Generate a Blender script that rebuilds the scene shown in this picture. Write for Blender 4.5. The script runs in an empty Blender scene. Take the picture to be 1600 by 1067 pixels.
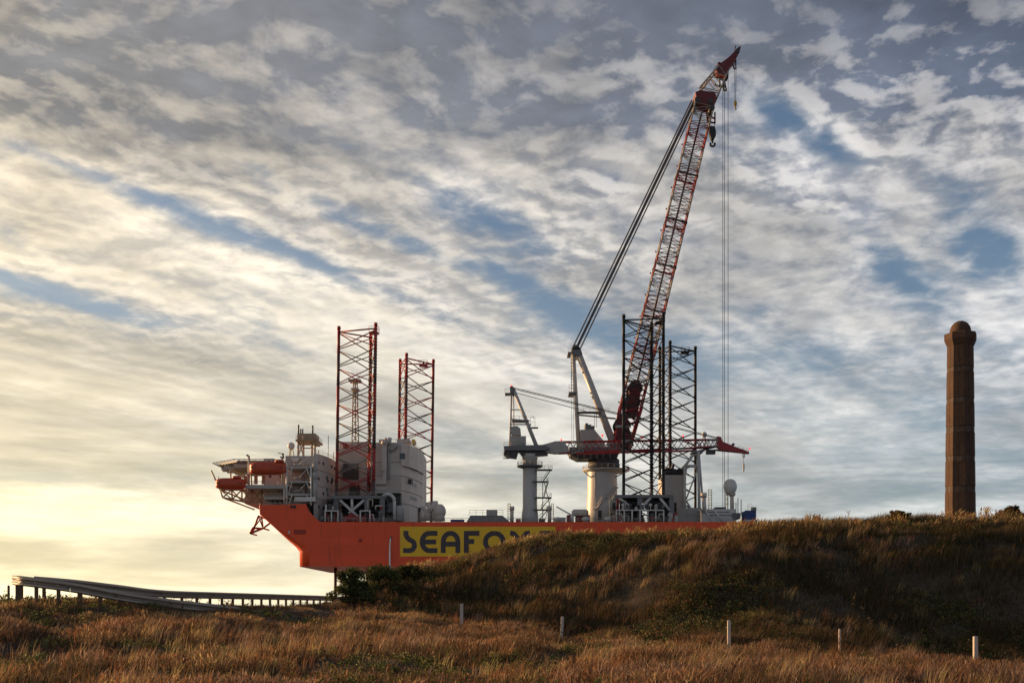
import bpy, bmesh, math, random
import numpy as np
from mathutils import Vector, Matrix
R = math.radians
random.seed(7)
rng = np.random.default_rng(11)
scene = bpy.context.scene
C = scene.collection

# ------------------------------------------------------------------ camera
F, HY = 1674.0, 950.0            # focal length and eye level in photo pixels (1600 wide)
cd = bpy.data.cameras.new('camera'); cam = bpy.data.objects.new('camera', cd); C.objects.link(cam)
cam.location = (0, 0, 0); cam.rotation_euler = (R(90), 0, 0)
cd.sensor_width = 36; cd.lens = 36 * F / 1600.0
cd.shift_y = (HY - 533.5) / 1600.0
cd.clip_start = 0.5; cd.clip_end = 60000
scene.camera = cam
scene.render.resolution_x = 1024; scene.render.resolution_y = 682

# ------------------------------------------------------------------ sun and sky
SUN_AZ, SUN_EL = -62.0, 10.0     # degrees, azimuth clockwise from the view direction
sdir = Vector((math.sin(R(SUN_AZ)) * math.cos(R(SUN_EL)), math.cos(R(SUN_AZ)) * math.cos(R(SUN_EL)), math.sin(R(SUN_EL))))
sl = bpy.data.lights.new('sun', 'SUN'); sl.energy = 5.0; sl.angle = R(0.6); sl.color = (1.0, 0.60, 0.29)
so = bpy.data.objects.new('sun', sl); C.objects.link(so)
so.rotation_euler = sdir.to_track_quat('Z', 'Y').to_euler(); so.location = (-200, 100, 120)
vs = scene.view_settings
vs.view_transform = 'Standard'; vs.look = 'None'; vs.exposure = 0.38; vs.gamma = 1.0; vs.use_curve_mapping = False

world = bpy.data.worlds.new('World'); scene.world = world; world.use_nodes = True
def build_world():
    nt = world.node_tree; nt.nodes.clear(); N = nt.nodes.new; L = nt.links.new
    def val(x, s):
        if isinstance(x, (int, float)): s.default_value = x
        elif isinstance(x, tuple): s.default_value = x if len(x) == len(s.default_value) else (*x, 1.0)
        else: L(x, s)
    def m(op, a, b=0.0, c=None, clamp=False):
        n = N('ShaderNodeMath'); n.operation = op; n.use_clamp = clamp
        val(a, n.inputs[0]); val(b, n.inputs[1])
        if c is not None: val(c, n.inputs[2])
        return n.outputs[0]
    def ss(x, a, b, lo=0.0, hi=1.0):
        n = N('ShaderNodeMapRange'); n.interpolation_type = 'SMOOTHSTEP'
        val(x, n.inputs[0]); n.inputs[1].default_value = a; n.inputs[2].default_value = b
        n.inputs[3].default_value = lo; n.inputs[4].default_value = hi
        return n.outputs[0]
    def comb(x, y, z=0.0):
        n = N('ShaderNodeCombineXYZ'); val(x, n.inputs[0]); val(y, n.inputs[1]); val(z, n.inputs[2]); return n.outputs[0]
    def noise(v, scale, detail, rough=0.55, dist=0.0):
        n = N('ShaderNodeTexNoise'); L(v, n.inputs['Vector']); n.inputs['Scale'].default_value = scale
        n.inputs['Detail'].default_value = detail; n.inputs['Roughness'].default_value = rough
        n.inputs['Distortion'].default_value = dist; return n.outputs['Fac']
    def mix(f, a, b):
        n = N('ShaderNodeMix'); n.data_type = 'RGBA'; val(f, n.inputs[0]); val(a, n.inputs[6]); val(b, n.inputs[7]); return n.outputs[2]
    def scl(c, f):
        n = N('ShaderNodeVectorMath'); n.operation = 'SCALE'; val(c, n.inputs[0]); val(f, n.inputs['Scale']); return n.outputs[0]
    tc = N('ShaderNodeTexCoord'); sep = N('ShaderNodeSeparateXYZ'); L(tc.outputs['Generated'], sep.inputs[0])
    x, y, z = sep.outputs
    zz = m('MAXIMUM', z, 0.0)
    zc = m('ADD', zz, 0.10)
    u = m('DIVIDE', x, zc); v = m('DIVIDE', y, zc)
    az = R(38); s_, c_ = math.sin(az), math.cos(az)
    a = m('ADD', m('MULTIPLY', u, s_), m('MULTIPLY', v, c_))
    b = m('SUBTRACT', m('MULTIPLY', u, c_), m('MULTIPLY', v, s_))
    P = comb(m('MULTIPLY', a, 0.95), b, 0.0)
    Pst = comb(m('MULTIPLY', a, 0.15), b, 3.7)
    Poff = comb(m('ADD', m('MULTIPLY', a, 0.95), 0.014), m('SUBTRACT', b, 0.030), 0.0)
    # cloud fields: a broad deck, wind streaks and small puffs
    def deck(Pv):
        mid = noise(Pv, 4.6, 2.0, 0.5, 0.6)
        puf = noise(Pv, 15.0, 6.0, 0.55, 0.25)
        return m('ADD', m('MULTIPLY', mid, 0.50), m('MULTIPLY', puf, 0.56))
    big = noise(comb(m('MULTIPLY', a, 0.55), b, 1.3), 1.5, 3.0, 0.5, 0.5)
    d0 = deck(P); d1 = deck(Poff)
    st = noise(Pst, 2.6, 4.0, 0.5, 0.5)
    up = ss(z, 0.12, 0.36)
    lay = noise(comb(m('MULTIPLY', x, 2.2), m('MULTIPLY', y, 2.2), m('MULTIPLY', z, 17.0)), 1.6, 6.0, 0.55, 0.5)
    st = m('ADD', m('MULTIPLY', st, ss(z, 0.06, 0.26)), m('MULTIPLY', lay, ss(z, 0.06, 0.26, 1.0, 0.0)))
    dens = m('ADD', m('ADD', m('MULTIPLY', d0, m('ADD', m('MULTIPLY', up, 0.42), 0.16)), m('MULTIPLY', big, 0.36)), m('MULTIPLY', st, m('SUBTRACT', 0.44, m('MULTIPLY', up, 0.36))))
    # blue gaps in the deck, where the photograph has them (directions on the dome)
    wob = m('MULTIPLY', m('SUBTRACT', noise(P, 2.6, 5.0, 0.6), 0.5), 1.6)
    def blob(px, py, rx, ry, ang, amp):
        dx, dz = (px - 800) / F, (HY - py) / F
        d = Vector((dx, 1, dz)).normalized(); zc0 = d.z + 0.10; u0, v0 = d.x / zc0, d.y / zc0
        a0, b0 = u0 * s_ + v0 * c_, u0 * c_ - v0 * s_
        da = m('DIVIDE', m('SUBTRACT', a, a0), rx); db = m('DIVIDE', m('ADD', m('SUBTRACT', b, b0), m('MULTIPLY', wob, ry * 0.9)), ry)
        q = m('ADD', m('MULTIPLY', da, da), m('MULTIPLY', db, db))
        return m('MULTIPLY', m('POWER', 2.718, m('MULTIPLY', q, -1.0)), amp)
    gaps = None
    for g in GAPS:
        t = blob(*g); gaps = t if gaps is None else m('ADD', gaps, t)
    dens = m('SUBTRACT', dens, gaps)
    dens = m('ADD', dens, ss(z, 0.36, 0.52, 0.0, 0.10))
    cov = ss(dens, 0.27, 0.50)
    lits = ss(m('SUBTRACT', d0, d1), -0.085, 0.10)
    Pb = comb(m('ADD', m('MULTIPLY', a, 0.95), 0.03), m('SUBTRACT', b, 0.065), 5.0)
    l0 = noise(comb(m('MULTIPLY', a, 0.95), b, 5.0), 5.0, 7.0, 0.58, 0.35); l1 = noise(Pb, 5.0, 7.0, 0.58, 0.35)
    litb = ss(m('SUBTRACT', l0, l1), -0.14, 0.16)
    veil = ss(noise(comb(m('MULTIPLY', a, 0.7), b, 8.1), 1.3, 3.0, 0.55, 0.4), 0.40, 0.60, 0.25, 0.85)   # where the deck breaks into puffs, where it stays a smooth sheet
    lit = m('ADD', m('MULTIPLY', lits, veil), m('MULTIPLY', litb, m('SUBTRACT', 1.0, veil)))
    lit = m('ADD', m('MULTIPLY', lit, up), m('MULTIPLY', ss(st, 0.30, 0.70), m('SUBTRACT', 1.0, up)))
    lit = m('MULTIPLY', lit, ss(z, 0.33, 0.50, 1.0, 0.62))
    thick = ss(m('ADD', dens, ss(z, 0.33, 0.48, 0.0, 0.24)), 0.42, 0.74)
    dt = N('ShaderNodeVectorMath'); dt.operation = 'DOT_PRODUCT'; L(tc.outputs['Generated'], dt.inputs[0]); dt.inputs[1].default_value = sdir
    sunp = m('POWER', m('MAXIMUM', m('ADD', m('MULTIPLY', dt.outputs['Value'], 0.5), 0.5), 0.0), 6.5)
    dark = mix(sunp, (0.098, 0.120, 0.178), (0.31, 0.29, 0.27))
    brig = mix(sunp, (0.64, 0.615, 0.60), (1.25, 1.00, 0.64))
    ccol = mix(m('SUBTRACT', m('ADD', m('MULTIPLY', lit, 1.0), 0.20), m('MULTIPLY', thick, 0.46), clamp=True), dark, brig)
    heavy = m('MULTIPLY', ss(m('ADD', m('MULTIPLY', big, 0.5), m('MULTIPLY', l0, 0.5)), 0.38, 0.62, 1.22, 0.72), ss(z, 0.36, 0.50, 1.0, 0.72))
    ccol = scl(ccol, m('MULTIPLY', heavy, ss(d0, 0.35, 0.70, 0.82, 1.14)))
    sky = N('ShaderNodeTexSky'); sky.sky_type = 'NISHITA'; sky.sun_disc = False
    sky.sun_elevation = R(SUN_EL); sky.sun_rotation = R(SUN_AZ) % (2 * math.pi)
    sky.air_density = 1.0; sky.dust_density = 0.4; sky.ozone_density = 3.5
    skyc = scl(sky.outputs[0], SKY_GAIN)
    # low air between the cloud deck and the horizon
    sunl = m('POWER', m('MAXIMUM', m('ADD', m('MULTIPLY', dt.outputs['Value'], 0.5), 0.5), 0.0), 3.0)
    hz = mix(sunl, (0.27, 0.385, 0.50), (1.42, 1.13, 0.58))
    low = m('POWER', 2.718, m('MULTIPLY', zz, -7.0))
    col = mix(m('MULTIPLY', cov, m('SUBTRACT', 0.93, m('MULTIPLY', low, 0.35))), skyc, scl(ccol, 10.0))
    stl = ss(st, 0.32, 0.68, 0.66, 1.22)
    low2 = m('ADD', m('MULTIPLY', low, 0.70), m('MULTIPLY', sunl, m('MULTIPLY', m('POWER', 2.718, m('MULTIPLY', zz, -4.0)), 0.45)), clamp=True)
    col = mix(low2, col, scl(hz, m('MULTIPLY', stl, 10.0)))
    bg = N('ShaderNodeBackground'); L(col, bg.inputs[0]); bg.inputs[1].default_value = 0.1
    out = N('ShaderNodeOutputWorld'); L(bg.outputs[0], out.inputs[0])
SKY_GAIN = 0.82
#        px    py   along across -   amount
GAPS = [(260, 322, 0.6, 0.05, 0, 0.20), (560, 345, 0.3, 0.05, 0, 0.16), (740, 330, 0.25, 0.07, 0, 0.16), (850, 465, 0.4, 0.09, 0, 0.20),
        (1200, 165, 0.10, 0.04, 0, 0.16), (1290, 215, 0.12, 0.05, 0, 0.18), (1530, 370, 0.3, 0.08, 0, 0.26), (1400, 420, 0.3, 0.06, 0, 0.18), (40, 445, 0.35, 0.05, 0, 0.18), (1350, 640, 1.6, 0.5, 0, 0.12)]
build_world()

# ------------------------------------------------------------------ materials
MATS = {}
def mat(name, col, rough=0.6, metal=0.0, var=0.12, scale=1.0, grime=None, spec=0.5, transl=0.0, bump=0.0):
    """Painted or weathered surface: base colour broken up by object-space noise, optional grime patches."""
    if name in MATS: return MATS[name]
    M = bpy.data.materials.new(name); M.use_nodes = True; nt = M.node_tree; N = nt.nodes.new; L = nt.links.new
    B = nt.nodes['Principled BSDF']; B.inputs['Roughness'].default_value = rough; B.inputs['Metallic'].default_value = metal
    B.inputs['Specular IOR Level'].default_value = spec
    g = N('ShaderNodeNewGeometry')
    n1 = N('ShaderNodeTexNoise'); n1.inputs['Scale'].default_value = scale; n1.inputs['Detail'].default_value = 6; n1.inputs['Roughness'].default_value = 0.65
    L(g.outputs['Position'], n1.inputs['Vector'])
    mx = N('ShaderNodeMix'); mx.data_type = 'RGBA'; L(n1.outputs['Fac'], mx.inputs[0])
    mx.inputs[6].default_value = (*[c * (1 - var * 2) for c in col], 1); mx.inputs[7].default_value = (*[min(1, c * (1 + var * 2)) for c in col], 1)
    out = mx.outputs[2]
    if grime:
        gc, amt, gs = grime
        mp = N('ShaderNodeMapping'); mp.inputs['Scale'].default_value = (gs * 2.2, gs * 2.2, gs * 0.45); L(g.outputs['Position'], mp.inputs[0])
        n2 = N('ShaderNodeTexNoise'); n2.inputs['Scale'].default_value = 1.0; n2.inputs['Detail'].default_value = 7; n2.inputs['Roughness'].default_value = 0.7
        L(mp.outputs[0], n2.inputs['Vector'])
        r = N('ShaderNodeMapRange'); r.inputs[1].default_value = 0.52; r.inputs[2].default_value = 0.75; r.inputs[4].default_value = amt
        L(n2.outputs['Fac'], r.inputs[0])
        m2 = N('ShaderNodeMix'); m2.data_type = 'RGBA'; L(r.outputs[0], m2.inputs[0]); L(out, m2.inputs[6]); m2.inputs[7].default_value = (*gc, 1)
        out = m2.outputs[2]
    L(out, B.inputs['Base Color'])
    if bump:
        bp = N('ShaderNodeBump'); bp.inputs['Strength'].default_value = bump; bp.inputs['Distance'].default_value = 0.05
        n3 = N('ShaderNodeTexNoise'); n3.inputs['Scale'].default_value = scale * 6; n3.inputs['Detail'].default_value = 5; L(g.outputs['Position'], n3.inputs['Vector'])
        L(n3.outputs['Fac'], bp.inputs['Height']); L(bp.outputs[0], B.inputs['Normal'])
    MATS[name] = M
    return M
def leafmat(name, transl=0.35, rough=0.7):
    """Foliage: colour from the per-blade attribute 'tint', part of the light passes through."""
    M = bpy.data.materials.new(name); M.use_nodes = True; nt = M.node_tree; N = nt.nodes.new; L = nt.links.new
    B = nt.nodes['Principled BSDF']; B.inputs['Roughness'].default_value = rough; B.inputs['Specular IOR Level'].default_value = 0.25
    at = N('ShaderNodeAttribute'); at.attribute_name = 'tint'
    tr = N('ShaderNodeBsdfTranslucent'); mx = N('ShaderNodeMixShader'); mx.inputs[0].default_value = transl
    L(at.outputs['Color'], B.inputs['Base Color']); L(at.outputs['Color'], tr.inputs['Color'])
    L(B.outputs[0], mx.inputs[1]); L(tr.outputs[0], mx.inputs[2]); L(mx.outputs[0], nt.nodes['Material Output'].inputs['Surface'])
    return M
RUST = (0.16, 0.06, 0.03)
HULL = mat('hull_orange', (0.95, 0.092, 0.018), 0.5, var=0.07, scale=0.18, grime=((0.60, 0.06, 0.02), 0.5, 0.10))
def plate_lines(M, w, h, depth):
    "welded plate edges: thin darker lines and vertical rust runs mixed over the paint"
    nt = M.node_tree; N = nt.nodes.new; L = nt.links.new; B = nt.nodes['Principled BSDF']; src = B.inputs['Base Color'].links[0].from_socket
    g = N('ShaderNodeNewGeometry'); sp = N('ShaderNodeSeparateXYZ'); L(g.outputs['Position'], sp.inputs[0]); cb = N('ShaderNodeCombineXYZ'); L(sp.outputs[0], cb.inputs[0]); L(sp.outputs[2], cb.inputs[1])
    br = N('ShaderNodeTexBrick'); L(cb.outputs[0], br.inputs['Vector']); br.inputs['Scale'].default_value = 1.0; br.inputs['Brick Width'].default_value = w; br.inputs['Row Height'].default_value = h
    br.inputs['Mortar Size'].default_value = 0.05; br.inputs['Mortar Smooth'].default_value = 0.6; br.inputs['Color1'].default_value = (1, 1, 1, 1); br.inputs['Color2'].default_value = (.88, .88, .88, 1); br.inputs['Mortar'].default_value = (1 - depth,) * 3 + (1,)
    mu = N('ShaderNodeMix'); mu.data_type = 'RGBA'; mu.blend_type = 'MULTIPLY'; mu.inputs[0].default_value = 1.0; L(src, mu.inputs[6]); L(br.outputs['Color'], mu.inputs[7])
    mp = N('ShaderNodeMapping'); mp.inputs['Scale'].default_value = (1.6, 1.6, 0.10); L(g.outputs['Position'], mp.inputs[0])
    n = N('ShaderNodeTexNoise'); n.inputs['Scale'].default_value = 1.0; n.inputs['Detail'].default_value = 5; L(mp.outputs[0], n.inputs['Vector'])
    r = N('ShaderNodeMapRange'); r.inputs[1].default_value = 0.58; r.inputs[2].default_value = 0.78; r.inputs[4].default_value = 0.55; L(n.outputs['Fac'], r.inputs[0])
    m2 = N('ShaderNodeMix'); m2.data_type = 'RGBA'; L(r.outputs[0], m2.inputs[0]); L(mu.outputs[2], m2.inputs[6]); m2.inputs[7].default_value = (0.30, 0.05, 0.025, 1)
    L(m2.outputs[2], B.inputs['Base Color'])
    bp = N('ShaderNodeBump'); bp.inputs['Strength'].default_value = 0.35; bp.inputs['Distance'].default_value = 0.08; nz = N('ShaderNodeTexNoise'); nz.inputs['Scale'].default_value = 0.45; nz.inputs['Detail'].default_value = 2; L(g.outputs['Position'], nz.inputs['Vector']); L(nz.outputs['Fac'], bp.inputs['Height']); L(bp.outputs[0], B.inputs['Normal'])
plate_lines(HULL, 9.0, 2.6, 0.28)
BANNER = mat('banner_yellow', (0.85, 0.50, 0.012), 0.5, var=0.06, scale=0.3, grime=((0.5, 0.28, 0.03), 0.4, 0.2))
LETTER = mat('letter_charcoal', (0.055, 0.042, 0.05), 0.55, scale=0.4)
HOUSE = mat('house_cream', (0.58, 0.50, 0.45), 0.5, var=0.06, scale=0.3, grime=((0.34, 0.26, 0.22), 0.5, 0.12))
HOUSE2 = mat('house_grey', (0.42, 0.395, 0.37), 0.55, var=0.08, scale=0.4, grime=((0.16, 0.12, 0.1), 0.5, 0.15))
WHITE = mat('white_paint', (0.62, 0.60, 0.58), 0.45, var=0.05, scale=0.5, grime=((0.34, 0.28, 0.22), 0.45, 0.2))
CRANEW = mat('crane_white', (0.50, 0.48, 0.46), 0.45, var=0.06, scale=0.4, grime=((0.24, 0.19, 0.16), 0.5, 0.15))
GREY = mat('grey_steel', (0.17, 0.17, 0.175), 0.5, var=0.12, scale=0.6, grime=(RUST, 0.4, 0.2))
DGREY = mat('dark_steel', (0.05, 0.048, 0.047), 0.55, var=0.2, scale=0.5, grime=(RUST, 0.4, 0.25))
BLACK = mat('black_paint', (0.022, 0.021, 0.022), 0.55, var=0.2, scale=0.5)
RED = mat('red_paint', (0.30, 0.025, 0.022), 0.5, var=0.12, scale=0.5, grime=((0.2, 0.04, 0.03), 0.5, 0.25))
ORANGE = mat('boat_orange', (0.50, 0.07, 0.025), 0.42, var=0.06, scale=0.7)
YELLOW = mat('yellow_paint', (0.62, 0.42, 0.08), 0.5, var=0.1, scale=0.7)
GLASS = mat('window_glass', (0.03, 0.045, 0.06), 0.12, scale=0.5)
ROPE = mat('wire_rope', (0.06, 0.06, 0.065), 0.6)
BLUE = mat('blue_container', (0.02, 0.05, 0.19), 0.5, grime=((0.05, 0.05, 0.08), 0.5, 0.3))
LAMPR = bpy.data.materials.new('red_lamp'); LAMPR.use_nodes = True
LAMPR.node_tree.nodes['Principled BSDF'].inputs['Base Color'].default_value = (0.8, 0.03, 0.04, 1)
LAMPR.node_tree.nodes['Principled BSDF'].inputs['Emission Color'].default_value = (1, 0.05, 0.05, 1)
LAMPR.node_tree.nodes['Principled BSDF'].inputs['Emission Strength'].default_value = 1.2
GALV = mat('galvanised', (0.30, 0.255, 0.215), 0.33, metal=0.5, var=0.15, scale=3.0, grime=((0.28, 0.21, 0.16), 0.5, 0.8))
STONE = mat('pillar_stone', (0.080, 0.042, 0.025), 0.9, var=0.28, scale=1.6, grime=((0.022, 0.018, 0.017), 0.9, 0.55), bump=0.5)
STONED = mat('pillar_band', (0.07, 0.045, 0.033), 0.9, var=0.35, scale=3.0, grime=((0.25, 0.21, 0.18), 0.7, 1.6), bump=0.5)
WOOD = mat('weathered_wood', (0.12, 0.075, 0.045), 0.85, var=0.3, scale=6)
POST = mat('white_post', (0.50, 0.43, 0.38), 0.6, var=0.12, scale=5, grime=((0.3, 0.22, 0.16), 0.5, 2.0))

# ------------------------------------------------------------------ geometry helpers
def W(px, py, D):
    "photo pixel at a known distance along the view axis -> point"
    return Vector(((px - 800.0) * D / F, D, (HY - py) * D / F))
def tag(o, label=None, cat=None, group=None, kind=None):
    if label: o['label'] = label
    if cat: o['category'] = cat
    if group: o['group'] = group
    if kind: o['kind'] = kind
    return o
ORIG = {}
def thing(name, loc, label, cat, group=None):
    o = bpy.data.objects.new(name, None); C.objects.link(o); o.location = loc; o.empty_display_size = 0.5
    ORIG[o.name] = Vector(loc)
    return tag(o, label, cat, group)
class MB:
    def __init__(s): s.v = []; s.f = []; s.sm = []
    def add(s, vs, fs, smooth=False):
        k = len(s.v); s.v += [Vector(p) for p in vs]; s.f += [tuple(i + k for i in f) for f in fs]; s.sm += [smooth] * len(fs); return s
    def box(s, a, b):
        x0, x1 = sorted((a[0], b[0])); y0, y1 = sorted((a[1], b[1])); z0, z1 = sorted((a[2], b[2]))
        vs = [(x0, y0, z0), (x1, y0, z0), (x1, y1, z0), (x0, y1, z0), (x0, y0, z1), (x1, y0, z1), (x1, y1, z1), (x0, y1, z1)]
        return s.add(vs, [(3, 2, 1, 0), (4, 5, 6, 7), (0, 1, 5, 4), (1, 2, 6, 5), (2, 3, 7, 6), (3, 0, 4, 7)])
    def pbox(s, px0, px1, py0, py1, D0, D1):
        "box whose near face covers these photo pixels at distance D0"
        a = W(px0, py0, D0); b = W(px1, py1, D0)
        return s.box((a.x, D0, a.z), (b.x, D1, b.z))
    def tube(s, p, q, r, r2=None, n=6, caps=True):
        p = Vector(p); q = Vector(q); d = q - p
        if d.length < 1e-6: return s
        d.normalize(); up = Vector((0, 0, 1)) if abs(d.z) < 0.9 else Vector((1, 0, 0))
        e = d.cross(up).normalized(); g = d.cross(e).normalized(); r2 = r if r2 is None else r2
        vs = []
        for c, rr in ((p, r), (q, r2)):
            for i in range(n):
                t = 2 * math.pi * i / n; vs.append(c + e * math.cos(t) * rr + g * math.sin(t) * rr)
        s.add(vs, [((i + 1) % n, i, n + i, n + (i + 1) % n) for i in range(n)], n >= 6)
        if caps: s.add(vs, [tuple(range(n)), tuple(range(2 * n - 1, n - 1, -1))])
        return s
    def path(s, pts, r, n=6):
        for a, b in zip(pts[:-1], pts[1:]): s.tube(a, b, r, n=n)
        return s
    def lathe(s, c, prof, n=24, a0=0.0, smooth=True):
        c = Vector(c); vs = []
        for r, z in prof:
            for i in range(n):
                t = a0 + 2 * math.pi * i / n; vs.append(c + Vector((math.cos(t) * r, math.sin(t) * r, z)))
        fs = []
        for k in range(len(prof) - 1):
            for i in range(n): fs.append((k * n + i, k * n + (i + 1) % n, (k + 1) * n + (i + 1) % n, (k + 1) * n + i))
        s.add(vs, fs, smooth)
        m_ = len(prof) - 1
        s.add(vs, [tuple(range(n - 1, -1, -1)), tuple(range(m_ * n, m_ * n + n))])
        return s
    def prism(s, pts, h0, h1, axis='z'):
        "closed outline extruded; axis z: outline in x,y; axis y: outline in x,z"
        n = len(pts)
        if axis == 'z': vs = [(p[0], p[1], h0) for p in pts] + [(p[0], p[1], h1) for p in pts]
        else: vs = [(p[0], h0, p[1]) for p in pts] + [(p[0], h1, p[1]) for p in pts]
        s.add(vs, [tuple(range(n - 1, -1, -1)), tuple(range(n, 2 * n))] + [(i, (i + 1) % n, n + (i + 1) % n, n + i) for i in range(n)])
        return s
    def sphere(s, c, r, rz=None, n=14, k=9):
        rz = rz or r
        return s.lathe(c, [(max(1e-3, r * math.sin(math.pi * i / k)), -rz * math.cos(math.pi * i / k)) for i in range(k + 1)], n)
    def build(s, name, m, parent=None, origin=None, fix=True):
        root = parent
        while root is not None and root.parent is not None: root = root.parent
        o0 = Vector(origin) if origin is not None else (ORIG[root.name] if root is not None else Vector((0, 0, 0)))
        me = bpy.data.meshes.new(name)
        me.from_pydata([tuple(v - o0) for v in s.v], [], s.f)
        me.polygons.foreach_set('use_smooth', s.sm)
        if fix:
            bm = bmesh.new(); bm.from_mesh(me); bmesh.ops.remove_doubles(bm, verts=bm.verts, dist=1e-5)
            bmesh.ops.recalc_face_normals(bm, faces=bm.faces); bm.to_mesh(me); bm.free()
        me.materials.append(m)
        o = bpy.data.objects.new(name, me); C.objects.link(o)
        if parent is not None: o.parent = parent
        else: o.location = o0; ORIG[o.name] = o0
        return o
def lerp(a, b, t): return a + (b - a) * t
def interp(x, knots):
    xs = [k[0] for k in knots]; ys = [k[1] for k in knots]
    return np.interp(x, xs, ys)

# ------------------------------------------------------------------ terrain
def vnoise(x, y, seed=0):
    "smooth value noise, numpy, about -1..1"
    r_ = np.random.default_rng(seed).random((256, 256)) * 2 - 1
    xi = np.floor(x).astype(int); yi = np.floor(y).astype(int); fx = x - xi; fy = y - yi
    fx = fx * fx * (3 - 2 * fx); fy = fy * fy * (3 - 2 * fy)
    g = lambda i, j: r_[i % 256, j % 256]
    return (g(xi, yi) * (1 - fx) + g(xi + 1, yi) * fx) * (1 - fy) + (g(xi, yi + 1) * (1 - fx) + g(xi + 1, yi + 1) * fx) * fy
def fbm(x, y, sc, oc=4, seed=0):
    t = 0; a = 1.0; s = 0
    for k in range(oc): t = t + a * vnoise(x / sc * 2 ** k, y / sc * 2 ** k, seed + k); s += a; a *= 0.5
    return t / s
TOE_D = [(-60, 41), (-19, 41), (-15, 42), (-11, 46), (-8, 53), (-2.5, 52), (2.3, 48), (8, 41), (12, 40), (18, 41), (40, 43), (80, 46)]
TOE_Z = [(-60, 0.35), (-19, 0.24), (-15, 0.0), (-11, -0.17), (-8, -0.35), (-2.5, -0.85), (2.3, -1.4), (8, -1.55), (12, -1.85), (18, -2.5), (40, -2.6), (80, -2.6)]
CR_Z = [(-60, 0.1), (-20, 0.0), (-14, -0.17), (-9.3, 0.3), (-7.8, 1.55), (-6.2, 1.98), (-4.3, 2.36), (-3.1, 2.66), (-1.16, 3.33), (0, 3.68), (2.3, 4.12), (7.7, 4.24), (11.5, 4.34), (15.3, 4.6), (22.6, 4.92), (29.6, 5.05), (60, 5.1), (200, 5.0)]
CR_D = [(-60, 60), (-8, 65), (3, 66), (13, 64), (28, 62), (80, 62)]
def ground_z(x, y):
    x = np.asarray(x, float); y = np.asarray(y, float)
    td, tz, cz, cdp = interp(x, TOE_D), interp(x, TOE_Z), interp(x, CR_Z), interp(x, CR_D)
    t = np.clip((y - 22) / (td - 22), 0, 1)
    z0 = -1.75 - .35 * np.clip((x - 5) / 10, 0, 1)
    z = z0 + (tz - z0) * t
    s = np.clip((y - td) / (cdp - td), 0, 1)
    prof = np.where(s < 0.15, s * s / 0.3, np.where(s > 0.8, 1 - (1 - s) ** 2 * 1.25 * 0.85 / 0.85, 0))
    # rounded ramp: quick foot, even middle, rounded crest
    prof = s - 0.09 * np.sin(2 * np.pi * s)
    z = z + (cz - tz) * prof
    past = np.clip((y - cdp) / 12.0, 0, 1)
    z = z + past * np.clip(x / 28.0, 0, 1.2) * 0.55
    far = np.clip((y - 95) / 120.0, 0, 1); z = z - far * far * (3 - 2 * far) * (z + 12.5)
    side = np.clip((np.abs(x) - 260) / 300, 0, 1)
    amp = 0.10 + 0.42 * np.clip((cz - tz) / 6, 0, 1) * np.sin(np.pi * np.clip(s, 0, 1)) + 0.05 * (s >= 1)
    z = z + amp * (fbm(x, y, 3.5, 3, 5) + 0.6 * fbm(x, y, 9.0, 2, 9)) * np.clip((y - 8) / 10, 0, 1)
    z = z + (.13 * fbm(x, y, 1.7, 2, 15) + .16 * np.abs(vnoise(x / 1.6, y / 1.6, 17))) * np.clip((y - 8) / 10, 0, 1)
    return z
def axis(dense0, dense1, step, lo, hi, grow=1.25):
    a = list(np.arange(dense0, dense1 + 1e-6, step)); s = step; v = dense1
    while v < hi: s *= grow; v += s; a.append(min(v, hi))
    s = step; v = dense0
    while v > lo: s *= grow; v -= s; a.insert(0, max(v, lo))
    return np.array(a)
GX = axis(-34, 46, 0.4, -900, 900); GY = axis(18, 76, 0.4, -500, 260)
XX, YY = np.meshgrid(GX, GY, indexing='ij'); ZZ = ground_z(XX, YY)
nx, ny = XX.shape
me = bpy.data.meshes.new('ground')
idx = np.arange(nx * ny).reshape(nx, ny)
quads = np.stack([idx[:-1, :-1], idx[1:, :-1], idx[1:, 1:], idx[:-1, 1:]], -1).reshape(-1, 4)
me.from_pydata(np.stack([XX, YY, ZZ], -1).reshape(-1, 3).tolist(), [], quads.tolist())
me.polygons.foreach_set('use_smooth', [True] * len(me.polygons))
SOIL = mat('dune_soil', (0.055, 0.038, 0.022), 0.95, var=0.35, scale=0.8, grime=((0.035, 0.04, 0.015), 0.8, 0.3), bump=0.6)
me.materials.append(SOIL)
ground = bpy.data.objects.new('ground', me); C.objects.link(ground); tag(ground, 'grassy dune ground sloping up to a ridge', kind='structure')
WATER = mat('water', (0.05, 0.07, 0.08), 0.12, var=0.1, scale=0.05, bump=0.3)
MB().add([(-30000, -30000, -8), (30000, -30000, -8), (30000, 40000, -8), (-30000, 40000, -8)], [(0, 1, 2, 3)]).build('water', WATER)
tag(bpy.data.objects['water'], 'flat grey sea water behind the dune', kind='structure')


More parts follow.
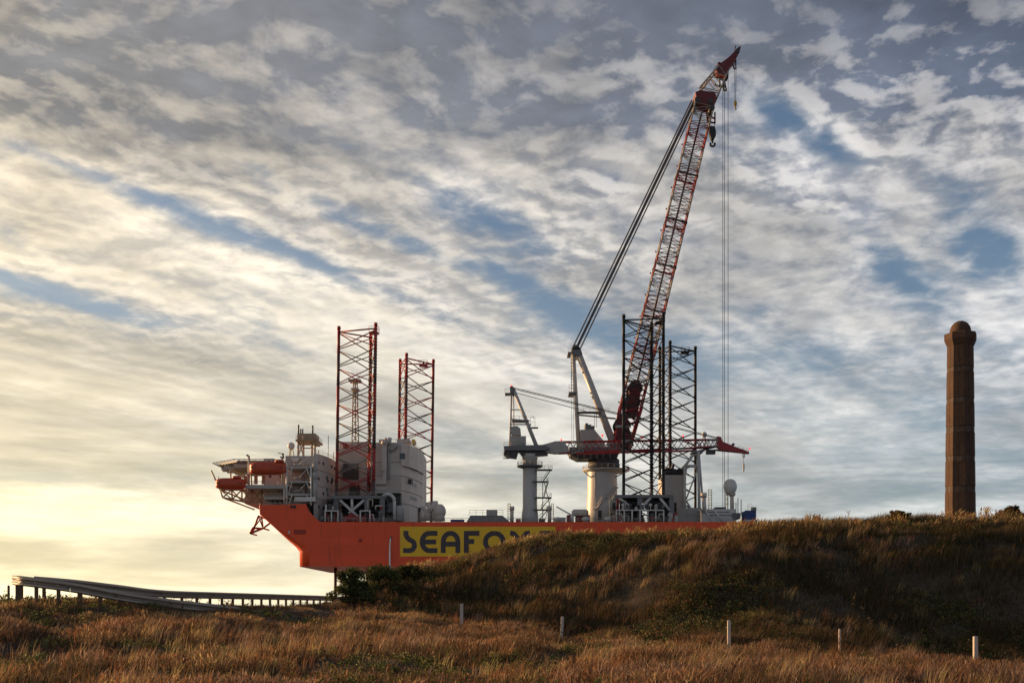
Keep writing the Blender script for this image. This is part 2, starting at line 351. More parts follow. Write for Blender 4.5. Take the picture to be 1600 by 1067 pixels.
# ------------------------------------------------------------------ jack-up vessel
DN = 311.0                                  # distance of the hull side that faces the camera
DECK_Z = W(0, 815, DN).z; KEEL_Z = W(0, 884.5, DN).z
vessel = thing('jack_up_vessel', (0, 340, KEEL_Z), 'orange jack-up vessel raised above the dune, yellow banner on its side', 'vessel')
def rail(mb, pts, h=1.1, step=2.0, r=0.045):
    "handrail along a polyline: posts, top rail, mid rail"
    for a, b in zip(pts[:-1], pts[1:]):
        a, b = Vector(a), Vector(b); n = max(1, int((b - a).length / step))
        for i in range(n + 1):
            p = a.lerp(b, i / n); mb.tube(p, p + Vector((0, 0, h)), r, n=4, caps=False)
        for k in (1.0, 0.55): mb.tube(a + Vector((0, 0, h * k)), b + Vector((0, 0, h * k)), r, n=4, caps=False)
    return mb
def build_hull():
    # side profile (x, z) read at the near side; each corner carries a rounding radius in plan
    prof = [(404, 789), (405, 803), (430, 826), (447, 843), (458, 853), (464.5, 861), (465, 884.5)]
    aft = W(1183, 0, DN).x; wid = 58.0
    top = {789: None}
    rows = []
    for i, (px, py) in enumerate(prof):
        x = W(px, 0, DN).x; z = W(0, py, DN).z
        r = [0.5, 0.5, 1.2, 3.0, 4.0, 3.4, 3.4][i]; inset = max(0, (W(478, 0, DN).x - x)) * 0.02
        ring = []
        for side in (-1, 1):
            y0 = 340 + side * (29.0 - inset)
            arc = [(x + r - r * math.sin(t), y0 - side * (r - r * math.cos(t))) for t in [k * math.pi / 2 / 5 for k in range(6)]]
            ring += (arc if side < 0 else arc[::-1])
        if i == len(prof) - 1: pass
        rows.append((ring, z))
    b = MB()
    # bow shell between rows
    n = 12
    vs = []; fs = []
    for ring, z in rows: vs += [(p[0], p[1], z) for p in ring]
    for k in range(len(rows) - 1):
        for i in range(n - 1): fs.append((k * n + i, k * n + i + 1, (k + 1) * n + i + 1, (k + 1) * n + i))
    b.add(vs, fs, True)
    # flat sides: forward edge follows the bow rows, top edge steps down to the main deck
    for side in (-1, 1):
        j = 0 if side < 0 else n - 1
        Y = 340 + side * 29.0
        edge = [Vector((rg[j][0], rg[j][1], z)) for rg, z in rows]
        topc = [(478, 787), (482, 796), (488, 804), (495, 811), (500, 815)]
        tp = [Vector((W(px, 0, DN).x, Y, W(0, py, DN).z)) for px, py in topc]
        for seg in range(7):
            x1 = lerp(tp[-1].x, aft, (seg + 1) / 7); tp.append(Vector((x1, Y, DECK_Z)))
        loop = edge + [Vector((aft, Y, KEEL_Z))] + tp[::-1]
        b.add(loop, [tuple(range(len(loop)))])
    aftq = [(aft, 311, KEEL_Z), (aft, 369, KEEL_Z), (aft, 369, DECK_Z), (aft, 311, DECK_Z)]
    b.add(aftq, [(0, 1, 2, 3)])
    kr = rows[-1][0]
    b.add([(p[0], p[1], KEEL_Z) for p in kr] + [(aft, 369, KEEL_Z), (aft, 311, KEEL_Z)], [tuple(range(n + 2))])
    h = b.build('hull', HULL, vessel)
    # decks
    d = MB(); x0 = W(498, 0, DN).x
    d.add([(x0, 311.2, DECK_Z - .1), (aft, 311.2, DECK_Z - .1), (aft, 368.8, DECK_Z - .1), (x0, 368.8, DECK_Z - .1)], [(0, 1, 2, 3)])
    d.build('main_deck', DGREY, vessel)
    d = MB(); zb = W(0, 791, DN).z; xa = W(406, 0, DN).x + .6; xb = W(480, 0, DN).x
    d.add([(xa, 312.5, zb), (xb, 311.4, zb), (xb, 368.6, zb), (xa, 367.5, zb)], [(0, 1, 2, 3)]); d.box((xb, 311.4, DECK_Z - .1), (xb + .2, 368.6, zb))
    d.build('forecastle_deck', DGREY, vessel)
    g = MB()
    for px in (455.5, 460.5):
        c = W(px, 791.5, DN); g.tube((c.x, DN - .12, c.z), (c.x, DN + .1, c.z), .42, n=10)
    g.build('mooring_port', BLACK, h)
    g = MB(); c0 = W(457, 827, DN); c1 = W(478, 837, DN); g.box((c0.x + .4, DN - .03, c1.z + .5), (c1.x, DN + .02, c0.z)); g.build('scuff_patch', mat('scuffed_orange', (0.34, 0.035, 0.015), 0.6, var=0.45, scale=0.9, grime=((0.62, 0.07, 0.02), 0.9, 0.9)), h)
    g = MB(); c = W(452, 831, DN); g.box((c.x - .2, DN - .05, c.z - .5), (c.x + .15, DN + .02, c.z + .5)); g.build('draught_mark', WHITE, h)
    g = MB(); c = W(563, 844, DN); g.box((c.x - .5, DN - .04, c.z - .5), (c.x + .5, DN + .02, c.z + .5)); g.build('scuff_patch', MATS['scuffed_orange'], h)
    # overboard discharge: pipe and falling water
    g = MB(); p = W(611, 839, DN); g.tube((p.x, DN + .1, p.z), (p.x, DN - .35, p.z - .4), .28, n=10); g.build('discharge_pipe', DGREY, h)
    g = MB(); pts = [Vector((p.x - dx, DN - .4 - dy, W(0, py, DN).z)) for dx, dy, py in ((.05, 0, 840), (.25, .12, 848), (.3, .2, 860), (.3, .25, 875), (.25, .3, 890), (.2, .3, 910), (.2, .3, 935))]
    for k, (a_, b_) in enumerate(zip(pts[:-1], pts[1:])): g.tube(a_, b_, .16 + .03 * k, .19 + .03 * k, n=8, caps=False)
    g.build('falling_water', mat('falling_water', (0.75, 0.76, 0.8), 0.35, var=0.15, scale=2.0), h)
    # yellow banner with the ship's name
    bn = MB(); a_ = W(625, 822.5, DN); c_ = W(868, 869, DN); bn.box((a_.x, DN - .03, c_.z), (c_.x, DN + .05, a_.z)); bo = bn.build('name_banner', BANNER, vessel)
    return bo
banner = build_hull()
def letter_strip(pts, wd, x0, x1, z0, z1, y):
    P = [Vector((lerp(x0, x1, p[0]), 0, lerp(z0, z1, p[1]))) for p in pts]
    Lf, Rt = [], []
    for i, p in enumerate(P):
        t = ((P[min(i + 1, len(P) - 1)] - p).normalized() if i < len(P) - 1 else Vector()) + ((p - P[i - 1]).normalized() if i > 0 else Vector())
        t.normalize(); nrm = Vector((-t.z, 0, t.x)); d_ = (P[min(i + 1, len(P) - 1)] - P[max(i - 1, 0)]).normalized()
        k = 1.0
        if 0 < i < len(P) - 1:
            c = (P[i + 1] - p).normalized().dot(t); k = 1 / max(0.6, c)
        Lf.append(p + nrm * wd / 2 * k); Rt.append(p - nrm * wd / 2 * k)
    n = len(P); b = MB(); vs = [(q.x, y, q.z) for q in Lf + Rt] + [(q.x, y + .08, q.z) for q in Lf + Rt]
    fs = []
    for i in range(n - 1):
        fs += [(i, i + 1, n + i + 1, n + i), (2 * n + i, 3 * n + i, 3 * n + i + 1, 2 * n + i + 1), (i, 2 * n + i, 2 * n + i + 1, i + 1), (n + i, n + i + 1, 3 * n + i + 1, 3 * n + i)]
    fs += [(0, n, 3 * n, 2 * n), (n - 1, 3 * n - 1, 4 * n - 1, 2 * n - 1)]
    b.add(vs, fs); return b
def arcp(cx, cz, rx, rz, a0, a1, k=10): return [(cx + rx * math.cos(R(lerp(a0, a1, i / k))), cz + rz * math.sin(R(lerp(a0, a1, i / k)))) for i in range(k + 1)]
GLY = {
 'S': (630, 651, [[(.20, 1.0), (.20, .84), (.28, .72), (.45, .60)] + arcp(.48, .345, .36, .235, 60, -90, 8) + [(.0, .11)]]),
 'E': (657, 683.5, [[(1, .89)] + arcp(.52, .5, .42, .39, 90, 270, 12) + [(1, .11)], [(.2, .5), (.92, .5)]]),
 'A': (689, 719, [[(.12, 0), (.12, .52)] + arcp(.5, .52, .38, .37, 180, 0, 12)[1:-1] + [(.88, .52), (.88, 0)], [(.15, .40), (.85, .40)]]),
 'F': (725, 749, [[(.15, 0), (.15, .78)], [(0, .89), (1, .89)], [(.26, .52), (.66, .52)]]),
 'O': (755, 790, [arcp(.5, .5, .40, .39, 90, 269.9, 14), arcp(.5, .5, .40, .39, -90, 89.9, 14)]),
 'X': (797, 828, [[(0, .90), (.18, .88)] + [(.38, .66), (.5, .5), (.62, .34)] + [(.82, .12), (1, .10)], [(1, .90), (.82, .88), (.60, .64)], [(0, .10), (.18, .12), (.40, .36)]]),
 '5': (844, 864, [[(1, .89), (.14, .89), (.14, .52)], [(.0, .52), (.5, .52)] + arcp(.5, .315, .36, .205, 90, -90, 8)[1:] + [(0, .11)]]),
}
z1l, z0l = W(0, 829, DN).z, W(0, 863.5, DN).z
for ch, (p0, p1, strokes) in GLY.items():
    acc = MB()
    for k, stx in enumerate(strokes):
        s = letter_strip(stx, 1.42, W(p0, 0, DN).x, W(p1, 0, DN).x, z0l, z1l, DN - .07 - .012 * k); acc.add(s.v, s.f)
    acc.build('letter', LETTER, banner)

def panel_window(root, px0, px1, py0, py1, D, name='window'):
    a, b = W(px0, py0, D), W(px1, py1, D)
    w = MB().box((a.x, D - .06, b.z), (b.x, D + .05, a.z)).build(name, GLASS, root)
    return w
def wall_window(root, p0, D0, p1, D1, y0, y1, Dref, name='window', m=GLASS, off=.12):
    a = W(p0, 0, D0); b = W(p1, 0, D1); n = Vector((b.y - a.y, -(b.x - a.x), 0)).normalized(); 
    if n.y > 0: n = -n
    z0, z1 = W(0, y1, Dref).z, W(0, y0, Dref).z; vs = []
    for off_ in (off, -.1):
        for q, z in ((a, z0), (b, z0), (b, z1), (a, z1)): vs.append((q.x + n.x * off_, q.y + n.y * off_, z))
    return MB().add(vs, [(0, 1, 2, 3), (7, 6, 5, 4), (0, 4, 5, 1), (1, 5, 6, 2), (2, 6, 7, 3), (3, 7, 4, 0)]).build(name, m, root)
def house_seams(root, px0, px1, ys, D):
    for y in ys:
        a, b = W(px0, y, D), W(px1, y, D); MB().box((a.x, D - .09, a.z - .12), (b.x, D + .04, a.z + .12)).build('deck_edge', HOUSE2, root)

# --- forward accommodation under the lifeboats
fo = MB(); D = 321.0
fo.pbox(412, 492, 728, 787, D, 362); fwd = fo.build('forward_house', HOUSE, vessel)
for px in (420, 437): panel_window(fwd, px, px + 4, 741, 746, D)
for px in (417, 434): panel_window(fwd, px, px + 4, 763, 768, D)
for px in (424, 432, 439): panel_window(fwd, px, px + 3.4, 782, 786, D)
MB().pbox(412, 428, 716, 728, 326, 355).build('roof_locker', HOUSE2, fwd)
# gallery decks in front of it
def gallery(px0, px1, y, D0, D1, th=5, posts=(), ybot=None, railh=True):
    g = MB(); a, b = W(px0, y, D0), W(px1, y, D0); g.box((a.x, D0, a.z - th * .187), (b.x, D1, a.z)); o = g.build('gallery_deck', HOUSE2, vessel)
    if railh:
        rail(MB(), [(a.x, D0 + .15, a.z), (b.x, D0 + .15, a.z)]).build('railing', HOUSE2, o)
    for px in posts:
        p = W(px, y, D0); q = W(px, ybot, D0); MB().tube((p.x, D0 + .3, p.z - .05), (q.x, D0 + .3, q.z), .28, n=6).build('gallery_post', WHITE, o)
    return o
gallery(383, 447, 757, 313.5, 321, 6, (444,), 788)
gallery(383, 413, 757, 321.05, 350, 4)
gallery(412, 445, 776, 316, 321, 4)
for y in (729, 751, 771): gallery(447.5, 487, y, 313.3, 321, 3)
st = MB()
for px in (448, 486):
    st.tube(W(px, 727, 313.2), W(px, 790, 313.2), .28, n=6)
for (y0, y1) in ((729, 751), (751, 771), (771, 789)):
    st.tube(W(451, y1, 313.2), W(457, y0, 313.2), .16); st.tube(W(478, y0, 313.2), W(485, y1 - 4, 313.2), .16)
st.build('stair_tower_frame', WHITE, vessel)
for (y0, y1) in ((715, 729), (732, 750), (753, 770)):
    s = MB()
    for dd in (314.2, 315.4): s.path([W(459, y1 - 4, dd), W(468, y1 - 4, dd), W(481, y0 - 1, dd)], .16)
    for k in range(9): s.box(W(468 + k * 1.4, y1 - 4 - k * (y1 - 3 - y0) / 9, 314.2), W(469.2 + k * 1.4, y1 - 3.4 - k * (y1 - 3 - y0) / 9, 315.4))
    s.build('stair_flight', WHITE, vessel)
for px, y0, y1 in ((472, 743, 751), (476, 763, 771)): MB().pbox(px, px + 4, y0, y1, 320.9, 321.2).build('door', RED, fwd)
MB().pbox(460, 493, 776, 783, 312.6, 316.5).build('ventilation_duct', WHITE, vessel)
s = MB(); s.tube(W(492, 749, 314), W(492, 780, 314), .75, n=12); s.tube(W(492, 738, 314), W(492, 749, 314), .95, .8, n=12); s.tube(W(491.5, 721, 314), W(492, 738, 314), .6, n=12)
s.build('exhaust_trunk', HOUSE2, vessel)
# curved wall round the leg well
def wall_path(name, pts, ytop_z, zbot, m, root=vessel, thick=2.0, cap=True):
    b = MB(); n = len(pts); vs = []
    for (px, D) in pts:
        p = W(px, 0, D); vs.append((p.x, p.y, zbot)); vs.append((p.x, p.y, ytop_z))
    back = [(vs[-1][0], vs[-1][1] + 14), (vs[0][0], vs[0][1] + 26)]
    outline = [(vs[2 * i][0], vs[2 * i][1]) for i in range(n)] + back
    b.prism(outline, zbot, ytop_z)
    return b.build(name, m, root)
zf = W(0, 708, 315).z
curve = [(490, 315.2), (497, 316.5), (504, 318.8), (511, 322), (517, 325.8), (522, 330), (526, 334.5)]
cw = wall_path('curved_deckhouse', curve, zf, DECK_Z - .05, HOUSE)
for y in (733, 758, 778):
    z = W(0, y, 315.2).z; e = MB()
    for (p0, D0), (p1, D1) in zip(curve[:-1], curve[1:]):
        a = W(p0, 0, D0); b = W(p1, 0, D1); e.tube((a.x, a.y - .05, z), (b.x, b.y - .05, z), .13, n=4, caps=False)
    e.build('weld_seam', HOUSE2, cw)
for (px, py, D) in ((511, 746, 322), (519, 749, 327), (511, 766, 322), (524, 752, 332)): panel_window(cw, px - 1.6, px + 1.6, py - 3, py + 3, D - .55)
for i_, (pa, Da) in enumerate(curve[1:-1]):
    for y_ in (721, 746, 768, 790):
        if (i_ + y_) % 3: wall_window(cw, pa, Da, pa + 2.0, Da + .9, y_, y_ + 4.5, 318)
r_ = MB(); rail(r_, [(W(p, 0, D).x, D + .3, zf) for p, D in curve]); rail(r_, [(W(491, 0, 315.2).x, 316, zf), (W(491, 0, 315.2).x, 345, zf)]); r_.build('railing', HOUSE2, cw)
# recess behind the forward near leg
MB().pbox(525, 588, 701, 815, 344, 360).build('mid_house', HOUSE2, vessel)
mh = bpy.data.objects['mid_house']
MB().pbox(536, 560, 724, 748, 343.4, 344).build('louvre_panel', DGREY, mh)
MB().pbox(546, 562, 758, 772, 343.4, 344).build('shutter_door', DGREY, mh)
MB().pbox(528, 585, 690, 701, 352, 368).build('upper_house', HOUSE, mh)
for (px, w_) in ((535, 6), (548, 9), (566, 8)):
    MB().pbox(px, px + w_, 692, 701, 345, 350).build('roof_unit', HOUSE2 if w_ > 7 else RED, mh)
rail(MB(), [W(525, 701, 344.3), W(588, 701, 344.3)]).build('railing', HOUSE2, mh)
# mast house on the bridge top
for px in (466, 474, 487.5, 492): MB().tube(W(px, 712, 330 if px in (466, 492) else 336), W(px, 686.5, 330 if px in (466, 492) else 336), .38, n=6).build('mast_leg', HOUSE, vessel)
for a, b in (((466, 712), (474, 692)), ((474, 712), (468, 692)), ((492, 704), (485, 690)), ((468, 700), (490, 700))): MB().tube(W(*a, 330.5), W(*b, 330.5), .2).build('mast_brace', HOUSE, vessel)
MB().pbox(464.5, 493, 677, 686, 329, 335.5).build('mast_cabin', mat('mast_cream', (0.34, 0.25, 0.15), 0.55, grime=((0.35, 0.25, 0.15), 0.5, 0.2)), vessel)
mc = bpy.data.objects['mast_cabin']
MB().pbox(461.5, 496, 686, 688.5, 327.5, 337).build('mast_platform', MATS['mast_cream'], mc)
MB().pbox(489, 496, 688.6, 694, 328, 333).build('mast_box', MATS['mast_cream'], mc)
a, b = W(461.5, 686, 327.5), W(496, 686, 327.5)
rail(MB(), [(a.x, 336.8, a.z), (a.x, 327.7, a.z), (b.x, 327.7, a.z), (b.x, 336.8, a.z)]).build('railing', HOUSE, mc)
for px, y, r in ((466.5, 663.5, .26), (470, 670, .22), (473, 670, .22), (488.6, 664.5, .26)): MB().tube(W(px, 677, 331), W(px, y, 331), r, n=6).build('antenna', DGREY, mc)
MB().pbox(446, 494, 712, 727, 323, 350).build('bridge_top', HOUSE2, vessel)
br = bpy.data.objects['bridge_top']
s = MB(); s.add([W(454, 715, 322), W(468, 715, 322), W(465, 721, 322), W(458, 721, 322), W(454, 715, 325), W(468, 715, 325), W(465, 721, 325), W(458, 721, 325)], [(0, 1, 2, 3), (4, 7, 6, 5), (0, 4, 5, 1), (1, 5, 6, 2), (2, 6, 7, 3), (3, 7, 4, 0)]); s.build('wheelhouse_wing', WHITE, br)
# small satellite dome
def dome(px, py, rpx, D, ybase, name='satellite_dome', stretch=1.12, m=WHITE, leg=YELLOW):
    s = D / F; c = W(px, py, D)
    b = MB(); r = rpx * s
    prof = [(max(.01, r * math.sin(t) * (1.0 if t > 1.4 else .62 + .27 * t)), -r * stretch * math.cos(t)) for t in [math.pi * i / 12 for i in range(13)]]
    b.lathe(c, prof, 20); o = b.build(name, m, vessel)
    q = MB(); zb = W(0, ybase, D).z
    for k in range(3):
        t = k * 2.094 + .5; q.tube((c.x + r * .75 * math.cos(t), D + r * .75 * math.sin(t), zb), (c.x + r * .45 * math.cos(t), D + r * .45 * math.sin(t), c.z - r * .8), .14, n=5)
    q.build('dome_stand', leg, o); return o
dome(455, 697, 5.6, 329, 713)
s = MB(); s.tube(W(441.5, 708, 322), W(443, 716, 322), .3); s.tube(W(434, 707.5, 322), W(444, 709.5, 322), .12); s.build('radar_scanner', DGREY, vessel)
for px, y, D in ((513, 680, 330), (498, 703, 325), (521, 706, 332), (531, 690, 345)): MB().tube(W(px, 722 if px > 505 else 712, D), W(px, y, D), .09, n=4).build('whip_antenna', DGREY, vessel)
# helideck
hd = MB(); cx, cy = -78.2, 337.0; rh = 13.4; zt = W(0, 723, 330).z
hd.lathe((cx, cy, zt - .7), [(rh - .3, 0), (rh, .25), (rh, .7)], 8, math.pi / 8, smooth=False); ho = hd.build('helideck', GREY, vessel)
net = MB(); 
ring0 = [(cx + rh * math.cos(math.pi / 8 + k * math.pi / 4), cy + rh * math.sin(math.pi / 8 + k * math.pi / 4)) for k in range(8)]
ring1 = [(cx + (rh + 2.2) * math.cos(math.pi / 8 + k * math.pi / 4), cy + (rh + 2.2) * math.sin(math.pi / 8 + k * math.pi / 4)) for k in range(8)]
for k in range(8):
    for t in [i / 7 for i in range(7)]:
        a = Vector((*ring0[k], zt - .5)).lerp(Vector((*ring0[(k + 1) % 8], zt - .5)), t); b = Vector((*ring1[k], zt + .1)).lerp(Vector((*ring1[(k + 1) % 8], zt + .1)), t); net.tube(a, b, .1, n=4)
    for z_, rr in ((zt + .1, ring1),): net.tube((*rr[k], z_), (*rr[(k + 1) % 8], z_), .12, n=4)
net.build('safety_net', HOUSE, ho)
for k in range(7):
    yy = cy - 11 + k * 3.6; hw = math.sqrt(max(1, (rh * .95) ** 2 - (yy - cy) ** 2))
    MB().box((cx - hw, yy - .18, zt - 1.9), (cx + hw, yy + .18, zt - .72)).build('deck_beam', HOUSE2, ho)
for k in range(3): MB().box((cx - 8 + k * 7, cy - 10.5, zt - 3.0), (cx - 7.6 + k * 7, cy + 10.5, zt - 1.92)).build('deck_girder', HOUSE2, ho)
tr = MB(); zt2 = W(0, 765, 318).z; zb2 = W(0, 777, 318).z
for D in (319.0, 340.0, 358.0):
    T = [W(px, 765, D) for px in (344, 362, 378, 394, 410)]; B = [W(px, y, D) for px, y in ((348, 777), (363, 780), (378, 783), (394, 783.5), (408, 784))]
    for i in range(4): tr.tube(T[i], T[i + 1], .3, n=6); tr.tube(B[i], B[i + 1], .3, n=6); tr.tube(T[i], B[i + 1], .2, n=6); tr.tube(B[i], T[i + 1], .2, n=6)
    for i in range(5): tr.tube(T[i], B[i], .24, n=6)
    tr.tube(W(330, 735, D), T[0], .25); tr.tube(W(360, 735, D), T[1], .25); tr.tube(W(392, 740, D), T[3], .25); tr.tube(B[4], W(407, 793, D), .4)
for px, y in ((344, 765), (378, 765), (410, 765), (348, 777), (378, 783), (408, 784)): tr.tube(W(px, y, 319), Vector((W(px, y, 319).x, 358, W(px, y, 319).z)), .25)
tr.build('helideck_truss', mat('truss_buff', (0.34, 0.24, 0.15), 0.55, grime=((0.3, 0.18, 0.1), 0.5, 0.3)), ho)
MB().pbox(383, 413, 762.2, 787, 326, 356).build('helideck_support_house', HOUSE2, ho)
# striped crash barriers near the boats
for px in (381, 397, 409):
    MB().pbox(px, px + 5, 743, 756, 314.2, 314.8).build('hazard_board', mat('hazard_rust', (0.5, 0.2, 0.1), 0.5, var=0.45, scale=1.4), vessel)
for px, y0, y1 in ((389, 757, 713), (441, 757, 716), (388, 771, 742)):
    davit = MB(); davit.tube(W(px, y0, 315.4), W(px, y1, 315.4), .32, n=6); davit.tube(W(px, y1, 315.4), W(px - 3 if px < 400 else px - 2, y1 - 2, 312), .3, n=6); davit.build('boat_davit', HOUSE2, vessel)
# anchor rack under the bow
ar = MB()
for D in (324.0, 332.0):
    p = [(404, 806), (397, 824), (391, 833), (411, 825), (425, 815), (409, 808)]
    q = [W(a, b, D) for a, b in p]
    for i, j, r in ((0, 1, .3), (1, 2, .5), (2, 3, .35), (3, 4, .3), (0, 3, .2), (5, 1, .2), (5, 3, .25), (1, 3, .2)): ar.tube(q[i], q[j], r, n=6)
for px, y in ((404, 806), (397, 824), (391, 833), (411, 825)): ar.tube(W(px, y, 324), W(px, y, 324) + Vector((0, 8, 0)), .25, n=6)
ar.build('anchor_rack', RED, vessel)

# --- main deckhouse with the jacking control windows
zb_ = W(0, 691, 325).z
mp = [(585, 325), (628, 325), (640, 330), (652, 338), (660, 346)]
main = MB(); outl = [(W(p, 0, D).x, D) for p, D in mp]; outl += [(outl[-1][0], 362), (outl[0][0], 362)]
main.prism(outl, DECK_Z - .08, zb_); mo = main.build('main_deckhouse', HOUSE, vessel)
# projecting control room
cr = [(627, 323.6), (640, 327.8), (653, 335.8), (662, 344.5)]
ol = [(W(p, 0, D).x, D) for p, D in cr] + [(W(659, 0, 346).x, 350.0), (W(628, 0, 325.4).x, 328.5)]
zc0, zc1 = W(0, 727, 324).z, W(0, 694, 324).z
cro = MB().prism(ol, zc0, zc1).build('control_room', HOUSE, mo)
panel_window(mo, 624.5, 633, 708, 717, 323.45).parent = cro
for i in range(5):
    t0, t1 = (i + .15) / 5, (i + .78) / 5
    f = lambda t: (lerp(642, 661, t), lerp(329.2, 343.6, t))
    wall_window(cro, *f(t0), *f(t1), 711 - 0 * i, 720, 330)
for y in (722, 743, 766, 786):
    z = W(0, y, 325).z; e = MB()
    for (p0, D0), (p1, D1) in zip(mp[:-1], mp[1:]):
        a = W(p0, 0, D0); b = W(p1, 0, D1); e.tube((a.x, a.y - .03, z), (b.x, b.y - .03, z), .15, n=4, caps=False)
    e.build('deck_edge', HOUSE2, mo)
for y in (729, 752, 774):
    for k in range(4):
        t = .12 + k * .22; p0 = lerp(640, 652, t); D0 = lerp(330, 338, t)
        wall_window(mo, p0, D0, p0 + 1.9, D0 + 1.2, y, y + 5, 330)
wall_window(mo, 638, 329, 641, 330.6, 747, 754, 327, 'vent_box', DGREY, .9)
for k in range(11):
    px = 606 + k * 2.0; a = W(px, 745, 325); b = W(px, 769, 325); MB().box((a.x - .08, 324.8, b.z), (a.x + .08, 325.02, a.z)).build('cladding_rib', HOUSE, mo)
dk = MB(); dk.pbox(596, 604, 694, 735, 323.2, 325); dk.pbox(586, 603, 749, 756, 323.3, 325); dk.pbox(598, 603.5, 735.1, 748.9, 323.4, 325)
dk.path([W(600, 695, 324), W(602, 690, 324), W(606, 688.5, 324), W(611, 689.5, 324)], 1.1, n=8); dk.build('air_duct', HOUSE, mo)
s = MB(); s.path([W(607.5, 700, 324.4), W(607.5, 748, 324.4)], .3); s.path([W(609, 704, 324.4), W(616, 701, 324.4), W(619, 694, 324.4)], .5); s.build('drain_pipe', HOUSE2, mo)
for (p0, p1, y0, y1, D, m) in ((592, 606, 686.5, 691, 330, HOUSE2), (620, 640, 685.5, 691, 331, HOUSE), (643, 648, 686, 691, 338, YELLOW)): MB().pbox(p0, p1, y0, y1, D, D + 6).build('roof_unit', m, mo)
r_ = MB(); rail(r_, [(W(p, 0, D).x, D + .4, zb_) for p, D in mp]); r_.build('railing', HOUSE2, mo)
s = MB(); s.path([W(625, 782, 324.4), W(625, 815, 324.4)], .55); s.path([W(655, 793, 340), W(655, 816, 340)], .6); s.build('fender_pipe', BLACK, mo)
MB().pbox(586, 626, 767, 770, 319.5, 325).build('service_gallery', HOUSE2, mo)
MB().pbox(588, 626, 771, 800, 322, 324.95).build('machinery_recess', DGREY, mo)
# gooseneck ventilators
def gooseneck(px, ybase, ytop, D, r=.62, m=WHITE, flip=-1):
    s = D / F; p = [W(px, ybase, D)]; rr = 1.9
    zt_ = W(0, ytop, D).z - rr; p.append(Vector((p[0].x, D, zt_)))
    for k in range(1, 8):
        t = math.pi * k / 8; p.append(Vector((p[0].x + flip * rr * (1 - math.cos(t)), D, zt_ + rr * math.sin(t))))
    p.append(Vector((p[0].x + flip * 2 * rr, D, zt_ - .6)))
    b = MB(); b.path(p, r, 12)
    for q_ in p[1:-1]: b.sphere(q_, r * .99, n=12, k=8)
    b.tube(p[-1], p[-1] - Vector((0, 0, 1.3)), r, r * 1.9, n=12); return b.build('gooseneck_vent', m, vessel)
gooseneck(616, 812, 772, 317.5, r=.5)
s = MB(); s.lathe(W(624, 814, 319), [(1.5, 0), (1.5, 3.9), (1.2, 4.5), (.2, 4.7)], 14); s.build('storage_tank', HOUSE2, vessel)
MB().pbox(602, 612, 785, 800, 318, 320.5).build('machinery_cabinet', GREY, vessel)

# --- jacking towers round the near legs
def jack_tower(px0, px1, ytop, D0, D1, posts, braces, tag_):
    a, b = W(px0, ytop, D0), W(px1, ytop, D0); root = MB()
    root.box((a.x, D0, a.z - .9), (b.x, D1, a.z)); o = root.build('jacking_frame_deck', GREY, vessel)
    r = MB(); rail(r, [(a.x, D1, a.z), (a.x, D0 + .2, a.z), (b.x, D0 + .2, a.z), (b.x, D1, a.z)]); r.build('railing', HOUSE2, o)
    for px in posts:
        for D in (D0 + .8, D1 - .8):
            p = W(px, ytop, D0); MB().box((p.x - .7, D - .5, DECK_Z), (p.x + .7, D + .5, a.z - .9)).build('frame_column', GREY, o)
    for (x0, y0, x1, y1) in braces: MB().tube(W(x0, y0, D0 + .6), W(x1, y1, D0 + .6), .42, n=8).build('frame_brace', WHITE, o)
    return o
jf = jack_tower(518, 600, 774, 314.2, 331.5, (525, 573, 597), ((531, 781, 566, 813), (569, 781, 545, 802), (550, 778, 550, 795)), 'f')
ja = jack_tower(960, 1052, 772.5, 314.2, 331.5, (964, 1000, 1050), ((983, 790, 965, 776), (998, 797, 1018, 776), (1030, 776, 1046, 797)), 'a')
def drums(px0, px1, y0, y1, D, n, root, m=DGREY):
    a, b = W(px0, y0, D), W(px1, y1, D); hgt = (a.z - b.z) / n
    for i in range(n):
        z = b.z + hgt * (i + .5); s = MB(); s.tube((a.x, D, z), (b.x, D, z), hgt * .42, n=12); s.tube((a.x - .15, D, z), (a.x + .4, D, z), hgt * .49, n=12); s.tube((b.x - .4, D, z), (b.x + .15, D, z), hgt * .49, n=12); s.build('jacking_motor', m, root)
drums(577, 605, 779, 811, 317, 4, jf); drums(512, 523, 779, 811, 317, 4, jf); drums(1012, 1034, 780, 811, 317.5, 4, ja); drums(1034.5, 1056, 784, 811, 317.5, 4, ja); drums(953, 963, 780, 812, 316.5, 4, ja, mat('motor_cream', (0.5, 0.42, 0.33), 0.5, grime=((0.2, 0.13, 0.09), 0.6, 0.4)))
drums(983, 997, 781, 812, 318, 3, ja); drums(969, 981, 781, 812, 319, 4, ja)
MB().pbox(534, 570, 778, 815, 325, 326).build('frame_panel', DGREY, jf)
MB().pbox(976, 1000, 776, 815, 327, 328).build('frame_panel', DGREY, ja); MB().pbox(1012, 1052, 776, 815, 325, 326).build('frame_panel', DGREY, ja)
for x0, x1, y in ((508, 528, 797), (563, 578, 797), (963, 1037, 796)):
    g = MB(); a, b = W(x0, y, 312.2), W(x1, y, 312.2); g.box((a.x, 312, a.z - .3), (b.x, 314, a.z))
    k = x0
    while k <= x1 + .1: g.tube(W(k, y, 312.2), W(k, 814.5, 312.2), .2, n=5); k += (x1 - x0) / max(1, round((x1 - x0) / 12))
    g.build('pipe_rack', WHITE, vessel)
s = MB(); s.lathe(W(549, 814, 314.4), [(2.2, 0), (2.0, .9), (1.1, 1.8), (.3, 2.3)], 10); s.build('rope_heap', RED, vessel)
MB().pbox(536, 572, 806, 814.5, 312.9, 316).build('rope_locker', RED, vessel)
